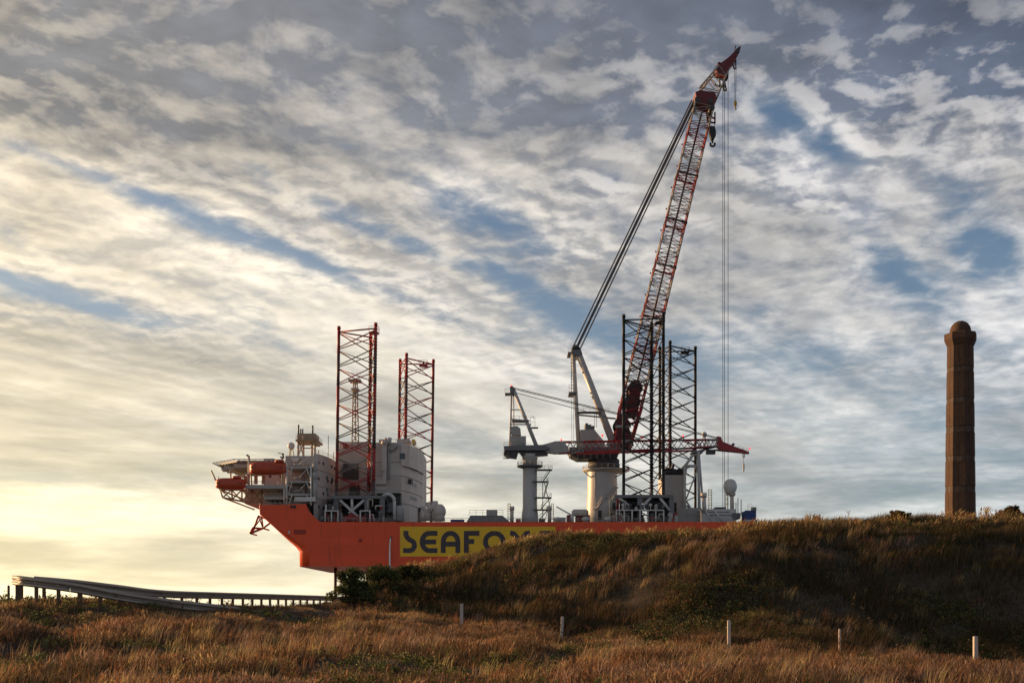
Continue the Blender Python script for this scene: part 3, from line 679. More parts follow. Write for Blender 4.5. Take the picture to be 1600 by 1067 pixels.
# clutter between hull edge and houses
rr = random.Random(3)
for i in range(26):
    px = rr.choice([rr.uniform(498, 532), rr.uniform(565, 600), rr.uniform(965, 1060), rr.uniform(965, 1060)]); w_ = rr.uniform(3, 8); h_ = rr.uniform(4, 14); D = rr.uniform(313, 316)
    nm, m = rr.choice([('deck_locker', GREY), ('valve_box', HOUSE2), ('deck_winch', DGREY), ('deck_locker', HOUSE2), ('valve_box', RED)])
    b = MB()
    if nm == 'deck_winch':
        p, q = W(px, 814 - h_ * .4, D), W(px + w_, 814 - h_ * .4, D); b.tube(p, q, h_ * .07, n=10); b.box((p.x - .1, D - .5, DECK_Z), (p.x + .2, D + .5, p.z)); b.box((q.x - .2, D - .5, DECK_Z), (q.x + .1, D + .5, p.z))
    else: b.pbox(px, px + w_, 815 - h_, 815.2, D, D + 1.8); b.pbox(px + 1, px + w_ - 1, 814.4 - h_, 815.4 - h_, D + .2, D + 1.2)
    b.build(nm, m, vessel)
# pumps, cabinets and pipe runs crowding the jacking frames
CREAM = MATS['motor_cream']
for i in range(64):
    px = rr.uniform(955, 1056) if i % 3 else rr.choice([rr.uniform(503, 527), rr.uniform(574, 604)]); y1 = rr.choice([814.5, 814.5, 796, 797]); h_ = rr.uniform(5, 16); w_ = rr.uniform(2, 5); D = rr.uniform(312.6, 313.9); m = rr.choice([CREAM, GREY, DGREY, HOUSE2, DGREY, RED, WHITE]); b = MB(); k = i % 4
    if k == 0: b.tube(W(px, y1, D), W(px, y1 - h_, D), .2 * w_ * .7, n=8); b.sphere(W(px, y1 - h_, D), .2 * w_ * .7, n=8, k=6); nm = 'pressure_bottle'
    elif k == 1: b.path([W(px, y1, D), W(px, y1 - h_, D), W(px + w_ * 2, y1 - h_, D), W(px + w_ * 2, y1 - h_ * .3, D)], .16); nm = 'pipe_run'
    elif k == 2: b.pbox(px, px + w_, y1 - h_ * .7, y1, D, D + .8); b.pbox(px + .4, px + w_ - .4, y1 - h_ * .6, y1 - h_ * .2, D - .06, D + .1); nm = 'control_cabinet'
    else: b.tube(W(px, y1 - h_ * .5, D), W(px + w_ * 1.6, y1 - h_ * .5, D), .38, n=10); b.tube(W(px + w_ * .3, y1 - h_ * .5, D), W(px + w_ * .5, y1 - h_ * .5, D), .5, n=10); b.tube(W(px + w_ * .8, y1, D), W(px + w_ * .8, y1 - h_ * .5, D), .12, n=5); nm = 'hydraulic_pump'
    b.build(nm, m, vessel)
# deck-edge railing
r_ = MB(); a, b = W(500, 815, DN), W(1150, 815, DN); rail(r_, [(a.x, DN + .25, DECK_Z), (b.x, DN + .25, DECK_Z)], step=2.4, r=.05); r_.build('deck_railing', HOUSE2, vessel)
r_ = MB(); rail(r_, [(W(408, 0, DN).x, 313.4, W(0, 789, DN).z - .2), (W(477, 0, DN).x, 311.6, W(0, 789, DN).z - .2)], step=2.4); r_.build('deck_railing', HOUSE2, vessel)

# --- open deck amidships
def cowl(px, py, r, D, m=WHITE):
    b = MB(); c = W(px, 0, D); z = W(0, py, D).z
    b.lathe((c.x, D, DECK_Z - .05), [(r * .7, 0), (r * .7, z - DECK_Z - r), (r, z - DECK_Z - r * .9), (r, z - DECK_Z - r * .5), (r * .75, z - DECK_Z - r * .15), (.05, z - DECK_Z)], 14)
    return b.build('mushroom_vent', m, vessel)
s = MB(); s.path([W(665, 813, 322), W(665, 800, 322), W(668, 795, 322), W(675, 792, 322), W(684, 792, 322)], 1.9, n=10); s.tube(W(684, 814, 322), W(684, 797, 322), 1.9, n=12); s.build('ventilation_cowl', HOUSE, vessel)
s = MB(); s.sphere(W(687, 799, 320.5), 1.9, 2.3); s.tube(W(687, 814, 320.5), W(687, 800, 320.5), 1.5, n=12); s.build('ventilation_cowl', HOUSE, vessel)
s = MB(); s.add([W(729, 815, 318), W(797, 815, 318), W(785, 805, 318), W(735, 805, 318), W(729, 815, 330), W(797, 815, 330), W(785, 805, 330), W(735, 805, 330)], [(0, 1, 2, 3), (4, 7, 6, 5), (0, 4, 5, 1), (1, 5, 6, 2), (2, 6, 7, 3), (3, 7, 4, 0)]); hatch = s.build('cargo_hatch', GREY, vessel)
MB().pbox(760, 777, 796, 805, 322, 327).build('hatch_cabin', HOUSE2, hatch)
a, b = W(733, 805, 319), W(786, 805, 319); r_ = MB(); rail(r_, [(a.x, 319.2, a.z), (b.x, 319.2, a.z)], h=1.6); r_.build('railing', HOUSE2, hatch)
for px in (800, 858.5): 
    s = MB(); s.tube(W(px, 815, 322), W(px, 795, 322), .55, n=10); s.tube(W(px, 797, 322), W(px, 791, 322), .75, n=10); vo = s.build('vent_post', HOUSE, vessel)
    q = MB(); k = -1 if px < 830 else 1
    for dx in (2.6, 6.4): q.tube(W(px + k * dx, 815, 322.4), W(px + k * dx, 786, 322.4), .09, n=4)
    for y in range(787, 815, 4): q.tube(W(px + k * 2.6, y, 322.4), W(px + k * 6.4, y, 322.4), .08, n=4)
    q.build('ladder_cage', YELLOW, vo)
for px, y, r in ((915.5, 806.5, 1.25), (951, 806.5, 1.25), (872, 807, 1.0)): cowl(px, y, r, 316)
for (p0, p1, y0, D, m) in ((704, 725, 811, 316, BLUE), (806, 814, 810, 320, RED), (842, 852, 810, 318, DGREY), (866, 884, 808, 319, HOUSE2)): MB().pbox(p0, p1, y0, 815.2, D, D + 2.4).build('deck_locker', m, vessel)
s = MB(); s.tube(W(869, 791, 320), W(894, 805, 320), .22, n=6); s.tube(W(894, 815, 320), W(894, 804, 320), .5, n=8); s.build('deck_davit', WHITE, vessel)
s = MB()
for k in range(6): s.lathe(W(898 + k * 3.4, 806, 321), [(.9, 0), (.9, 1.5), (.3, 2.0)], 8)
s.build('cable_reels', HOUSE, vessel)

# --- stern: funnel house, boom rest, stern house and domes
fu = MB(); fu.pbox(1038, 1068, 742, 815, 336, 350); fuo = fu.build('funnel_house', HOUSE, vessel)
for k in range(9):
    a = W(1040 + k * 3.2, 744, 336); MB().box((a.x - .09, 335.85, DECK_Z), (a.x + .09, 336.02, a.z)).build('cladding_rib', HOUSE2, fuo)
for (p0, y0, p1, y1, r) in ((1047, 744, 1048, 733, 2.2), (1056, 744, 1066, 736, 1.5), (1043, 744, 1041, 735, 1.2)):
    s = MB(); s.tube(W(p0, y0, 341), W(p1, y1, 341), r, n=12); s.tube(W(p1, y1, 341), W(p1 + (6 if p1 > 1050 else 3), y1 + 1, 341), r * .9, n=12); s.build('exhaust_stack', BLACK, fuo)
brs = MB()
D0, D1 = 330.5, 335.5
for D in (D0, D1):
    brs.tube(W(1070, 815, D), W(1070, 728, D), .42, n=8); brs.tube(W(1070, 728, D), W(1083, 711, D), .4, n=8); brs.tube(W(1093, 815, D), W(1091, 705, D), .48, n=8)
    brs.tube(W(1097, 770, D), W(1092, 705, D), .3, n=8); brs.tube(W(1071, 728, D), W(1092, 728, D), .45, n=8); brs.tube(W(1072, 780, D), W(1091, 730, D), .25); brs.tube(W(1072, 782, D), W(1091, 813, D), .35)
for px, y in ((1070, 728), (1091, 706), (1083, 711), (1092, 728)): brs.tube(W(px, y, D0), Vector((W(px, y, D0).x, D1, W(px, y, D0).z)), .4)
brs.build('boom_rest', CRANEW, vessel)
MB().pbox(1083, 1099, 703.5, 706.5, 330.2, 336).build('boom_cradle', GREY, bpy.data.objects['boom_rest'])
sh = MB(); z0 = DECK_Z - .2
sh.pbox(1096, 1150, 795, 817, 322, 352); so_ = sh.build('stern_house', WHITE, vessel)
MB().pbox(1060, 1096.2, 793, 817, 328, 352).build('stern_annex', HOUSE2, so_)
for (p0, p1, y) in ((1099, 1140, 799), (1105, 1145, 804)): MB().pbox(p0, p1, y, y + 1, 321.8, 322.1).build('deck_edge', GREY, so_)
MB().pbox(1145, 1157, 801, 810, 321.4, 333).build('stern_cabin', GREY, so_)
s = MB()
for k in range(2): s.tube(W(1102 + 14 * k, 796, 320.5), W(1112 + 16 * k, 815, 320.5), .28, n=6)
s.build('stern_brace', WHITE, so_)
s = MB(); s.tube(W(1101, 800, 321), W(1099.5, 776, 321), .62, n=10); s.tube(W(1099.5, 777, 321), W(1099.5, 770, 321), .95, n=10); s.build('vent_post', HOUSE, vessel)
s = MB()
for px in (1107, 1112): s.tube(W(px, 797, 322), W(px, 764, 322), .1, n=4)
for y in range(765, 797, 4): s.tube(W(1107, y, 322), W(1112, y, 322), .09, n=4)
s.build('ladder_cage', YELLOW, vessel)
s = MB(); s.tube(W(1144, 797, 324), W(1143.5, 770, 324), .62, .55, n=10); s.lathe(W(1143.5, 772, 324), [(.8, -.6), (1.2, 0), (1.2, .25)], 12); s.build('dome_pedestal', HOUSE, vessel)
s = MB(); c = W(1141, 760, 324); r = 2.05
s.lathe((c.x, c.y, c.z - .3), [(1.0, -2.1), (1.5, -1.5), (1.95, -.5), (2.05, .3), (1.9, 1.2), (1.5, 1.95), (.9, 2.45), (.05, 2.65)], 22); s.build('satellite_dome', WHITE, vessel)
s = MB()
for px in (1134, 1137): s.tube(W(px, 797, 325), W(px, 768, 325), .13, n=5)
for y in (773, 780, 787): s.tube(W(1134, y, 325), W(1137, y, 325), .1, n=4)
s.build('dome_ladder', YELLOW, vessel)
MB().pbox(1118, 1134, 792, 796, 324, 328).build('stern_winch', DGREY, vessel)
for px, y in ((1153, 778), (1158, 780), (1150, 785)): MB().tube(W(px, 806, 325), W(px, y, 325), .12, n=4).build('antenna', DGREY, vessel)
s = MB(); s.tube(W(1100, 705, 338), W(1100, 692, 338), .25); s.build('light_mast', HOUSE, vessel)
dome(1100.5, 679, 4.2, 352, 690, leg=GREY)
# lattice radio mast behind the forward near leg
rm = MB(); D = 352
base = [(549, 700), (560, 700)]
for dx, dd in ((-5.5, -1.2), (5.5, -1.2), (0, 1.4)):
    rm.tube(W(555 + dx, 702, D + dd), W(555 + dx * .55, 596, D + dd * .6), .2, n=5)
for k in range(9):
    y0 = 702 - k * 11.6; y1 = y0 - 11.6; f0, f1 = 1 - .45 * k / 9, 1 - .45 * (k + 1) / 9
    rm.tube(W(555 - 5.5 * f0, y0, D - 1.2), W(555 + 5.5 * f1, y1, D - 1.2), .13, n=4); rm.tube(W(555 + 5.5 * f0, y0, D - 1.2), W(555 - 5.5 * f1, y1, D - 1.2), .13, n=4)
rmo = rm.build('radio_mast', MATS['truss_buff'], vessel)
s = MB(); s.pbox(544, 563, 592, 594, D - 2.5, D + 2.5); a, b = W(544, 592, D - 2.5), W(563, 592, D - 2.5); rail(s, [(a.x, D - 2.4, a.z), (b.x, D - 2.4, a.z)], h=1.9); s.pbox(548, 560, 606, 608, D - 2, D + 2); s.build('mast_platform', HOUSE, rmo)

# ------------------------------------------------------------------ lifeboats
def lifeboat(px0, px1, py0, py1, D, label, cupola):
    a, b = W(px0, py1, D), W(px1, py0, D); L_ = b.x - a.x; H = b.z - a.z; cx_ = (a.x + b.x) / 2
    o = thing('lifeboat', (cx_, D + 1.6, a.z), label, 'lifeboat', 'enclosed lifeboats hung under the helideck')
    n = 15; prof = [(-.00, .55), (.10, .98), (.38, 1.0), (.5, 1.06), (.62, .97), (.85, .78), (.97, .45), (1.0, 0)]
    vs = []; fs = []; m_ = len(prof) * 2 - 2
    for i in range(n):
        t = i / (n - 1); u = 2 * t - 1; w_ = 1.75 * (1 - abs(u) ** 6) ** .5 * .98 + .06; hs = 1 - .22 * abs(u) ** 5; zo = .16 * H * abs(u) ** 4
        ring = [(p[1], p[0]) for p in prof] + [(-p[1], p[0]) for p in prof[-2::-1]]
        ring = ring[:-1] if False else ring
        for yy, zz_ in ring: vs.append((cx_ + u * L_ / 2, D + 1.6 + yy * w_, a.z + zo * (1 - zz_) + zz_ * H * hs))
        k = len(ring)
    for i in range(n - 1):
        for j in range(k): fs.append((i * k + j, i * k + (j + 1) % k, (i + 1) * k + (j + 1) % k, (i + 1) * k + j))
    fs += [tuple(range(k)), tuple(range(n * k - 1, (n - 1) * k - 1, -1))]
    MB().add(vs, fs, True).build('boat_hull', ORANGE, o)
    g = MB(); 
    for sy in (-1, 1): g.box((cx_ - L_ * .44, D + 1.6 + sy * 1.72 - .12, a.z + H * .48), (cx_ + L_ * .44, D + 1.6 + sy * 1.72 + .12, a.z + H * .55))
    g.build('rubbing_strake', mat('strake_dark', (0.22, 0.035, 0.02), 0.6), o)
    c = cx_ + cupola * L_; g = MB(); g.lathe((c, D + 1.6, a.z + H * .93), [(1.5, 0), (1.35, .55), (.8, .85), (.05, .95)], 12); g.build('cupola', ORANGE, o)
    for k_ in (-.3, -.1, .12): MB().box((cx_ + k_ * L_ - .18, D - .02, a.z + H * .66), (cx_ + k_ * L_ + .18, D + .25, a.z + H * .74)).build('porthole', GLASS, o)
    g = MB()
    for s_ in (-.4, .4): g.tube((cx_ + s_ * L_, D + 1.6, a.z + H * .8), (cx_ + s_ * L_, D + 1.6, a.z + H * 1.12), .12)
    g.build('lifting_hook', DGREY, o)
lifeboat(388, 445, 720, 740.5, 310.8, 'upper orange enclosed lifeboat with raised cupola, beside the stair tower', .32)
lifeboat(334.5, 382, 745.5, 763.5, 312.0, 'lower orange enclosed lifeboat hanging below the helideck edge', .2)

# ------------------------------------------------------------------ jack-up legs
def leg(chords, H, lean, zdeck, cols, label, nb=10, bay=4.85, first=2.7, rack=None):
    zb = -13.0; c0 = sum((Vector((c[0], c[1], 0)) for c in chords), Vector()) / 3
    o = thing('lattice_leg', (c0.x, c0.y, zb), label, 'platform leg', 'lattice legs of the jack-up vessel')
    top = H
    def P(i, z): return Vector((chords[i][0] + lean * (z - 50), chords[i][1], z))
    bandh = bay
    for i in range(3):
        # chords painted in bands down to the deck, then plain
        z = top
        k = 0
        while z > zdeck - 6:
            z2 = z - (first + bay if k == 0 else 2 * bay)
            MB().tube(P(i, z), P(i, z2), .47, n=8).build('chord', cols['chord'][k % len(cols['chord'])], o); z = z2; k += 1
        MB().tube(P(i, z), P(i, zb), .47, n=8).build('chord', cols['chord'][-1], o)
        rk = MB(); zz_ = top - 1
        d = (c0 - Vector((chords[i][0], chords[i][1], 0))).normalized()
        side = Vector((-d.y, d.x, 0))
        while zz_ > zdeck:
            for s_ in (-1, 1):
                p = P(i, zz_) + side * s_ * .42; rk.box(p - Vector((.2, .2, .22)), p + Vector((.2, .2, .22)))
            zz_ -= .95
        tag(rk.build('rack_teeth', cols['rack'], o), kind='stuff')
        MB().tube(P(i, top), P(i, top + .9), .6, .5, n=8).build('chord_cap', cols['cap'], o)
    z = top - .8
    for i in range(3): MB().tube(P(i, z), P((i + 1) % 3, z), .24, n=6).build('top_tie', cols['cap'], o)
    # crossed braces bay by bay
    zt = top - 1.2; k = 0
    while zt > zdeck - 3:
        zb_ = zt - bay; m = cols['brace'][k % len(cols['brace'])]
        for i in range(3):
            j = (i + 1) % 3
            MB().tube(P(i, zt), P(j, zb_), .165, n=6).build('brace', m, o); MB().tube(P(j, zt), P(i, zb_ + .5), .165, n=6).build('brace', m, o)
        zt = zb_ - .55; k += 1
    low = MB()
    zt -= 2 * bay
    while zt > zb + bay:
        for i in range(3): low.tube(P(i, zt), P((i + 1) % 3, zt - bay), .2); low.tube(P((i + 1) % 3, zt), P(i, zt - bay), .2)
        zt -= bay
    low.build('lower_bracing', cols['brace'][-1], o)
    # small work platform on top
    q = P(1, top - 1.4) * .7 + P(2, top - 1.4) * .3
    MB().box(q - Vector((1.4, 1.4, .12)), q + Vector((1.4, 1.4, .12))).build('top_platform', cols['cap'], o)
    r_ = MB(); rail(r_, [q + Vector((-1.4, -1.4, .12)), q + Vector((1.4, -1.4, .12)), q + Vector((1.4, 1.4, .12))], h=1.6, r=.06); r_.build('railing', cols['cap'], o)
    MB().lathe(q + Vector((0, 0, .12)), [(.3, 0), (.3, 1.2), (.15, 1.5)], 8).build('beacon', DGREY, o)
    return o
LRED = mat('leg_red', (0.42, 0.032, 0.03), 0.5, var=0.15, scale=0.5, grime=((0.16, 0.03, 0.025), 0.5, 0.3))
LGREY = mat('leg_grey', (0.17, 0.135, 0.12), 0.55, var=0.15, scale=0.5, grime=((0.12, 0.06, 0.04), 0.5, 0.3))
LWHITE = mat('leg_white', (0.30, 0.27, 0.25), 0.55, var=0.15, scale=0.5, grime=((0.2, 0.1, 0.07), 0.4, 0.3))
LBLACK = mat('leg_black', (0.012, 0.011, 0.012), 0.6, var=0.25, scale=0.6, grime=((0.05, 0.02, 0.015), 0.4, 0.3))
LDARK = mat('leg_dark', (0.10, 0.055, 0.05), 0.55, var=0.2, scale=0.6)
red = {'chord': [LRED, LDARK, LRED, LDARK], 'brace': [LRED, LGREY, LRED, LGREY, LRED, LGREY, LRED, LWHITE, LRED, LWHITE], 'rack': LDARK, 'cap': LRED}
blk = {'chord': [LBLACK], 'brace': [LBLACK], 'rack': LBLACK, 'cap': LBLACK}
xy = lambda px, D: ((px - 800) * D / F, D)
LG1 = leg([xy(527, 324), xy(584.5, 320), xy(577, 330.5)], 84.3, .014, DECK_Z, red, 'tall red and grey lattice leg nearest the lifeboats, in front of the deckhouse')
LG2 = leg([xy(633, 358), xy(675, 367), xy(623, 366.5)], 84.3, .014, 26, red, 'shorter-looking red lattice leg rising behind the cream main deckhouse')
LG3 = leg([xy(974.5, 322), xy(1036.5, 320), xy(1018, 331)], 87.3, 0, DECK_Z, blk, 'tallest black lattice leg, standing in front of the big crane boom')
LG4 = leg([xy(1047, 353.5), xy(1086.5, 361), xy(1031, 361.5)], 87.3, 0, 26, blk, 'black lattice leg right of the crane boom, behind the taller black leg')

# ------------------------------------------------------------------ lattice boom helper
def lattice_boom(o, A, B, hw0, hw1, dep0, dep1, seg, mats, r=.3, rb=.15, taper_in=0.0, name=('boom_chord', 'boom_brace'), dense=False):
    """four-chord boom from A to B in the x-z plane; hw half height in that plane, dep half depth; each segment its own parts"""
    A, B = Vector(A), Vector(B); d = (B - A).normalized(); nrm = Vector((-d.z, 0, d.x)); Y = Vector((0, 1, 0)); n = seg
    def cor(t, i):
        h = lerp(hw0, hw1, t); q = lerp(dep0, dep1, t)
        return A.lerp(B, t) + nrm * h * (1 if i in (0, 1) else -1) + Y * q * (1 if i in (1, 2) else -1)
    for k in range(n):
        t0, t1 = k / n, (k + 1) / n; m = mats[k % len(mats)]
        for i in range(4): MB().tube(cor(t0, i), cor(t1, i), r, n=6).build(name[0], m, o)
        for i in range(4):
            j = (i + 1) % 4; b = MB(); tm = (t0 + t1) / 2
            if k % 2 == 0 and i % 2 == 0 or k % 2 and i % 2: b.tube(cor(t0, i), cor(tm, j), rb, n=5); b.tube(cor(tm, j), cor(t1, i), rb, n=5)
            else: b.tube(cor(t0, j), cor(tm, i), rb, n=5); b.tube(cor(tm, i), cor(t1, j), rb, n=5)
            if dense: b.tube(cor(t1, i), cor(t1, j), rb, n=5); b.tube(cor(t0, i if (k + i) % 2 else j), cor(t1, j if (k + i) % 2 else i), rb * .8, n=5)
            b.build(name[1], m, o)
    return cor
# ------------------------------------------------------------------ heavy-lift crane
DC = 345.0; S = DC / F
crane = thing('heavy_lift_crane', (W(941, 0, DC).x, DC, DECK_Z), 'huge crane with red and white lattice boom raised high over the vessel', 'crane')
c0 = W(941, 0, DC); zg = lambda y: W(0, y, DC).z
p = MB(); p.lathe((c0.x, DC, 0), [(5.7, DECK_Z - .1), (5.2, zg(800)), (4.85, zg(775)), (4.75, zg(738)), (4.75, zg(734))], 32); ped = p.build('pedestal', CRANEW, crane)
g = MB(); g.lathe((c0.x + 1.2, DC, 0), [(5.0, zg(739)), (7.6, zg(736)), (7.6, zg(734.3)), (4.9, zg(734.2))], 32); go = g.build('pedestal_gallery', CRANEW, crane)
g = MB(); pts = [(c0.x + 1.2 + 7.45 * math.cos(t), DC + 7.45 * math.sin(t), zg(734.2)) for t in [2 * math.pi * k / 24 for k in range(25)]]; rail(g, pts, h=1.2, r=.055); g.build('railing', CRANEW, go)
for x0_, x1_ in ((-6.3, -3.9), (7.5, 3.9)): MB().tube((c0.x + x0_, DC - 3.0, zg(738)), (c0.x + x1_, DC - 2.8, zg(747)), .2).build('gallery_strut', CRANEW, go)
g = MB(); g.lathe((c0.x + .5, DC, 0), [(4.7, zg(734)), (4.7, zg(730)), (5.15, zg(729.5)), (5.15, zg(725)), (4.9, zg(724.5)), (5.1, zg(720)), (4.6, zg(717))], 32); g.build('slewing_ring', DGREY, crane)
# curved stair up the pedestal
s = MB(); pth = []
for k in range(15):
    t = R(lerp(235, 330, k / 14)); rr_ = 5.45; y_ = interp(k / 14, [(0, 797), (.12, 797), (.4, 779), (.6, 779), (.95, 763), (1, 763)])
    pth.append(Vector((c0.x + rr_ * math.cos(t), DC + rr_ * math.sin(t), zg(float(y_)))))
for a, b in zip(pth[:-1], pth[1:]):
    s.tube(a, b, .3, n=5); s.tube(a + Vector((0, 0, 1.2)), b + Vector((0, 0, 1.2)), .07, n=4); s.tube(a, a + Vector((0, 0, 1.2)), .06, n=4)
s.build('pedestal_stair', CRANEW, ped)
s = MB(); s.path([(c0.x - 2.6, DC - 4.15, zg(740)), (c0.x - 2.6, DC - 4.15, zg(779))], .14); s.build('pedestal_pipe', CRANEW, ped)
MB().pbox(934, 940, 797, 812, DC - 5.5, DC - 4.9).build('valve_panel', DGREY, ped)
# machinery deck, house
g = MB(); ol = [(888, 702), (968, 702), (968, 708), (888, 708)]
g.prism([(W(a, 0, DC).x, zg(b)) for a, b in ol], DC - 5.2, DC + 5.2, axis='y'); md = g.build('slewing_platform', GREY, crane)
MB().prism([(W(a, 0, DC).x, zg(b)) for a, b in ((889, 708.1), (966, 708.1), (962, 719), (902, 719), (890, 713))], DC - 4.3, DC + 4.3, axis='y').build('platform_underside', DGREY, md)
for k_ in range(7): MB().pbox(892 + k_ * 10, 894 + k_ * 10, 708.2, 716, DC - 5.1, DC - 4.35).build('stiffener', GREY, md)
a, b = W(888, 702, DC - 5.2), W(968, 702, DC - 5.2); g = MB(); rail(g, [(a.x, DC - 5.1, zg(702)), (b.x, DC - 5.1, zg(702))], r=.055); g.build('railing', HOUSE2, md)
g = MB(); g.pbox(907, 929, 671, 702, DC - 4.8, DC + 4.8); mhse = g.build('machinery_house', HOUSE2, crane)
g = MB(); q0, q1 = W(929, 671, DC - 4.8), W(945, 702, DC - 4.8)
g.add([(q0.x, DC - 4.6, q1.z), (q1.x, DC - 4.6, q1.z), (q1.x, DC - 4.6, q1.z + 2.4), (q0.x, DC - 4.6, q0.z), (q0.x, DC + 4.6, q1.z), (q1.x, DC + 4.6, q1.z), (q1.x, DC + 4.6, q1.z + 2.4), (q0.x, DC + 4.6, q0.z)], [(0, 1, 2, 3), (4, 7, 6, 5), (0, 4, 5, 1), (1, 5, 6, 2), (2, 6, 7, 3), (3, 7, 4, 0)]); g.build('sloped_hood', HOUSE2, mhse)
for k in range(3): MB().pbox(914.5 + k * 5, 919 + k * 5, 661 + k * 2, 671 + k * 3, DC - 3.5, DC + 2).build('cooling_unit', GREY, mhse)
MB().pbox(950, 966, 690, 702, DC - 4.9, DC - 1.5).build('operator_cab', HOUSE2, crane)
MB().pbox(953, 965, 692.5, 698, DC - 5.0, DC - 4.85).build('cab_window', GLASS, bpy.data.objects['operator_cab'])
MB().sphere((W(939, 0, DC).x, DC - 5.5, zg(684.5)), .35, n=8, k=6).build('warning_lamp', LAMPR, crane)
# A-frame
for dd in (-3.2, 3.2):
    MB().tube(W(896, 555, DC + dd * .6), W(904.5, 702, DC + dd), .62, .72, n=8).build('frame_back_leg', CRANEW, crane)
    MB().tube(W(904, 553, DC + dd * .6), W(960, 697, DC + dd), 1.05, 1.2, n=10).build('frame_front_leg', CRANEW, crane)
g = MB(); 
for y, px0, px1 in ((581, 897.5, 914), (612, 899.5, 927), (645, 901.5, 939)): g.tube(W(px0, y, DC - 2.6), W(px0, y, DC + 2.6), .35); g.tube(W(px1, y, DC - 2.6), W(px1, y, DC + 2.6), .35)
g.tube(W(902, 645, DC - 3.3), W(939, 645, DC - 3.3), .35); g.tube(W(902, 648, DC - 3.3), W(962, 654, DC - 3.3), .3); g.build('frame_crossbar', CRANEW, crane)
g = MB(); g.pbox(889, 901, 612, 614.5, DC - 4.4, DC + 2); a, b = W(889, 612, DC - 4.4), W(897, 612, DC - 4.4); rail(g, [(a.x, DC - 4.3, a.z), (b.x, DC - 4.3, a.z)], h=2.2); g.pbox(902, 940, 642.5, 644.5, DC - 4.6, DC - 3.4); a, b = W(902, 642.5, DC - 4.6), W(952, 642.5, DC - 4.6); rail(g, [(a.x, DC - 4.5, a.z), (b.x, DC - 4.5, a.z)]); g.build('frame_platform', GREY, crane)
g = MB()
for px in (892, 895): g.tube(W(px, 548 if px > 893 else 560, DC - 3.6), W(px + 1, 612, DC - 3.6), .08, n=4)
for y in range(562, 612, 5): g.tube(W(892, y, DC - 3.6), W(895.3, y, DC - 3.6), .07, n=4)
for px in (929, 932): g.tube(W(px, 644, DC - 3.6), W(px, 668, DC - 3.6), .07, n=4)
g.build('frame_ladder', GREY, crane)
g = MB(); g.prism([(W(a, 0, DC).x, zg(b)) for a, b in ((893, 545), (899, 542), (906, 548), (909, 556), (901, 560), (893, 556))], DC - 3.2, DC + 3.2, axis='y'); hd_ = g.build('frame_head', GREY, crane)
for dd in (-2.4, -.8, .8, 2.4): MB().tube(W(900, 549, DC + dd - .3), Vector((W(900, 549, DC + dd - .3).x, DC + dd + .3, zg(549))), 1.55, n=16).build('sheave', DGREY, hd_)
g = MB(); g.pbox(887.5, 893, 549.5, 551.5, DC - 3.5, DC + 3.5); a, b = W(887.5, 549.5, DC - 3.5), W(893, 549.5, DC - 3.5); rail(g, [(a.x, DC - 3.4, a.z), (b.x, DC - 3.4, a.z)], step=.8); g.build('head_platform', GREY, hd_)
MB().sphere(W(896, 541, DC), .3, n=8, k=6).build('warning_lamp', LAMPR, crane)
# boom
foot = W(973, 692, DC); knee = W(984, 643, DC); headp = W(1100, 164, DC)
BR = mat('boom_red', (0.32, 0.026, 0.028), 0.5, var=0.12, scale=0.5, grime=((0.2, 0.03, 0.03), 0.4, 0.3))
HDK = mat('foot_dark_red', (0.10, 0.012, 0.013), 0.55, var=0.25, scale=0.6)
BW = mat('boom_white', (0.34, 0.30, 0.28), 0.5, var=0.1, scale=0.5, grime=((0.3, 0.2, 0.17), 0.5, 0.3))
corA = lattice_boom(crane, W(970, 702, DC), W(985.5, 636, DC), 2.6, 3.3, 4.6, 3.9, 2, [BR], .42, .2)
MB().prism([(W(a, 0, DC).x, zg(b)) for a, b in ((962, 700), (962, 655), (975, 650), (988, 700))], DC - 4.9, DC - 4.0, axis='y').build('boom_foot_plate', HDK, crane)
MB().prism([(W(a, 0, DC).x, zg(b)) for a, b in ((962, 700), (962, 655), (975, 650), (988, 700))], DC + 4.0, DC + 4.9, axis='y').build('boom_foot_plate', HDK, crane)
MB().prism([(W(a, 0, DC).x, zg(b)) for a, b in ((976, 652), (984, 612), (1000, 608), (995, 650))], DC - 3.4, DC + 3.4, axis='y').build('boom_plating', HDK, crane)
for (px, y, r) in ((972, 662, 1.9), (988, 628, 2.0), (993, 606, 1.8)): 
    g = MB(); g.tube(W(px, y, DC - 3), W(px, y, DC - 3) + Vector((0, 6, 0)), r, n=16); g.tube(W(px, y, DC - 3.1), W(px, y, DC - 3.1) + Vector((0, .3, 0)), r * 1.3, n=16); g.tube(W(px, y, DC - 3.1) + Vector((0, 6, 0)), W(px, y, DC - 3.1) + Vector((0, 6.3, 0)), r * 1.3, n=16); g.build('winch_drum', DGREY, crane)
MB().pbox(962, 986, 664, 668, DC - 5.2, DC - 4.95).build('boom_stop_beam', HOUSE2, crane)
cor = lattice_boom(crane, W(985.5, 636, DC), W(1098.5, 170, DC), 3.3, 3.0, 3.9, 2.9, 28, [BR, BR, BW, BW], .25, .12, dense=True)
for y in (278, 350, 420, 490, 556):
    t = (636 - y) / (636 - 170.0); q = [cor(t, i) for i in range(4)]; c = sum(q, Vector()) / 4; g = MB()
    vs = [c + (v_ - c) * 1.05 for v_ in q]
    for i in range(4): g.tube(vs[i], vs[(i + 1) % 4], .3, n=6)
    g.build('boom_walkway', DGREY, crane)
g = MB(); g.tube(W(985.5, 640, DC), W(1096, 178, DC), .32, n=8); g.build('boom_service_tray', DGREY, crane)
g = MB()
for t in [k / 14 for k in range(14)]: g.sphere(cor(t, 0) + Vector((-1.0, -.3, 0)), .3, n=6, k=4)
g.build('boom_lamp', RED, crane)
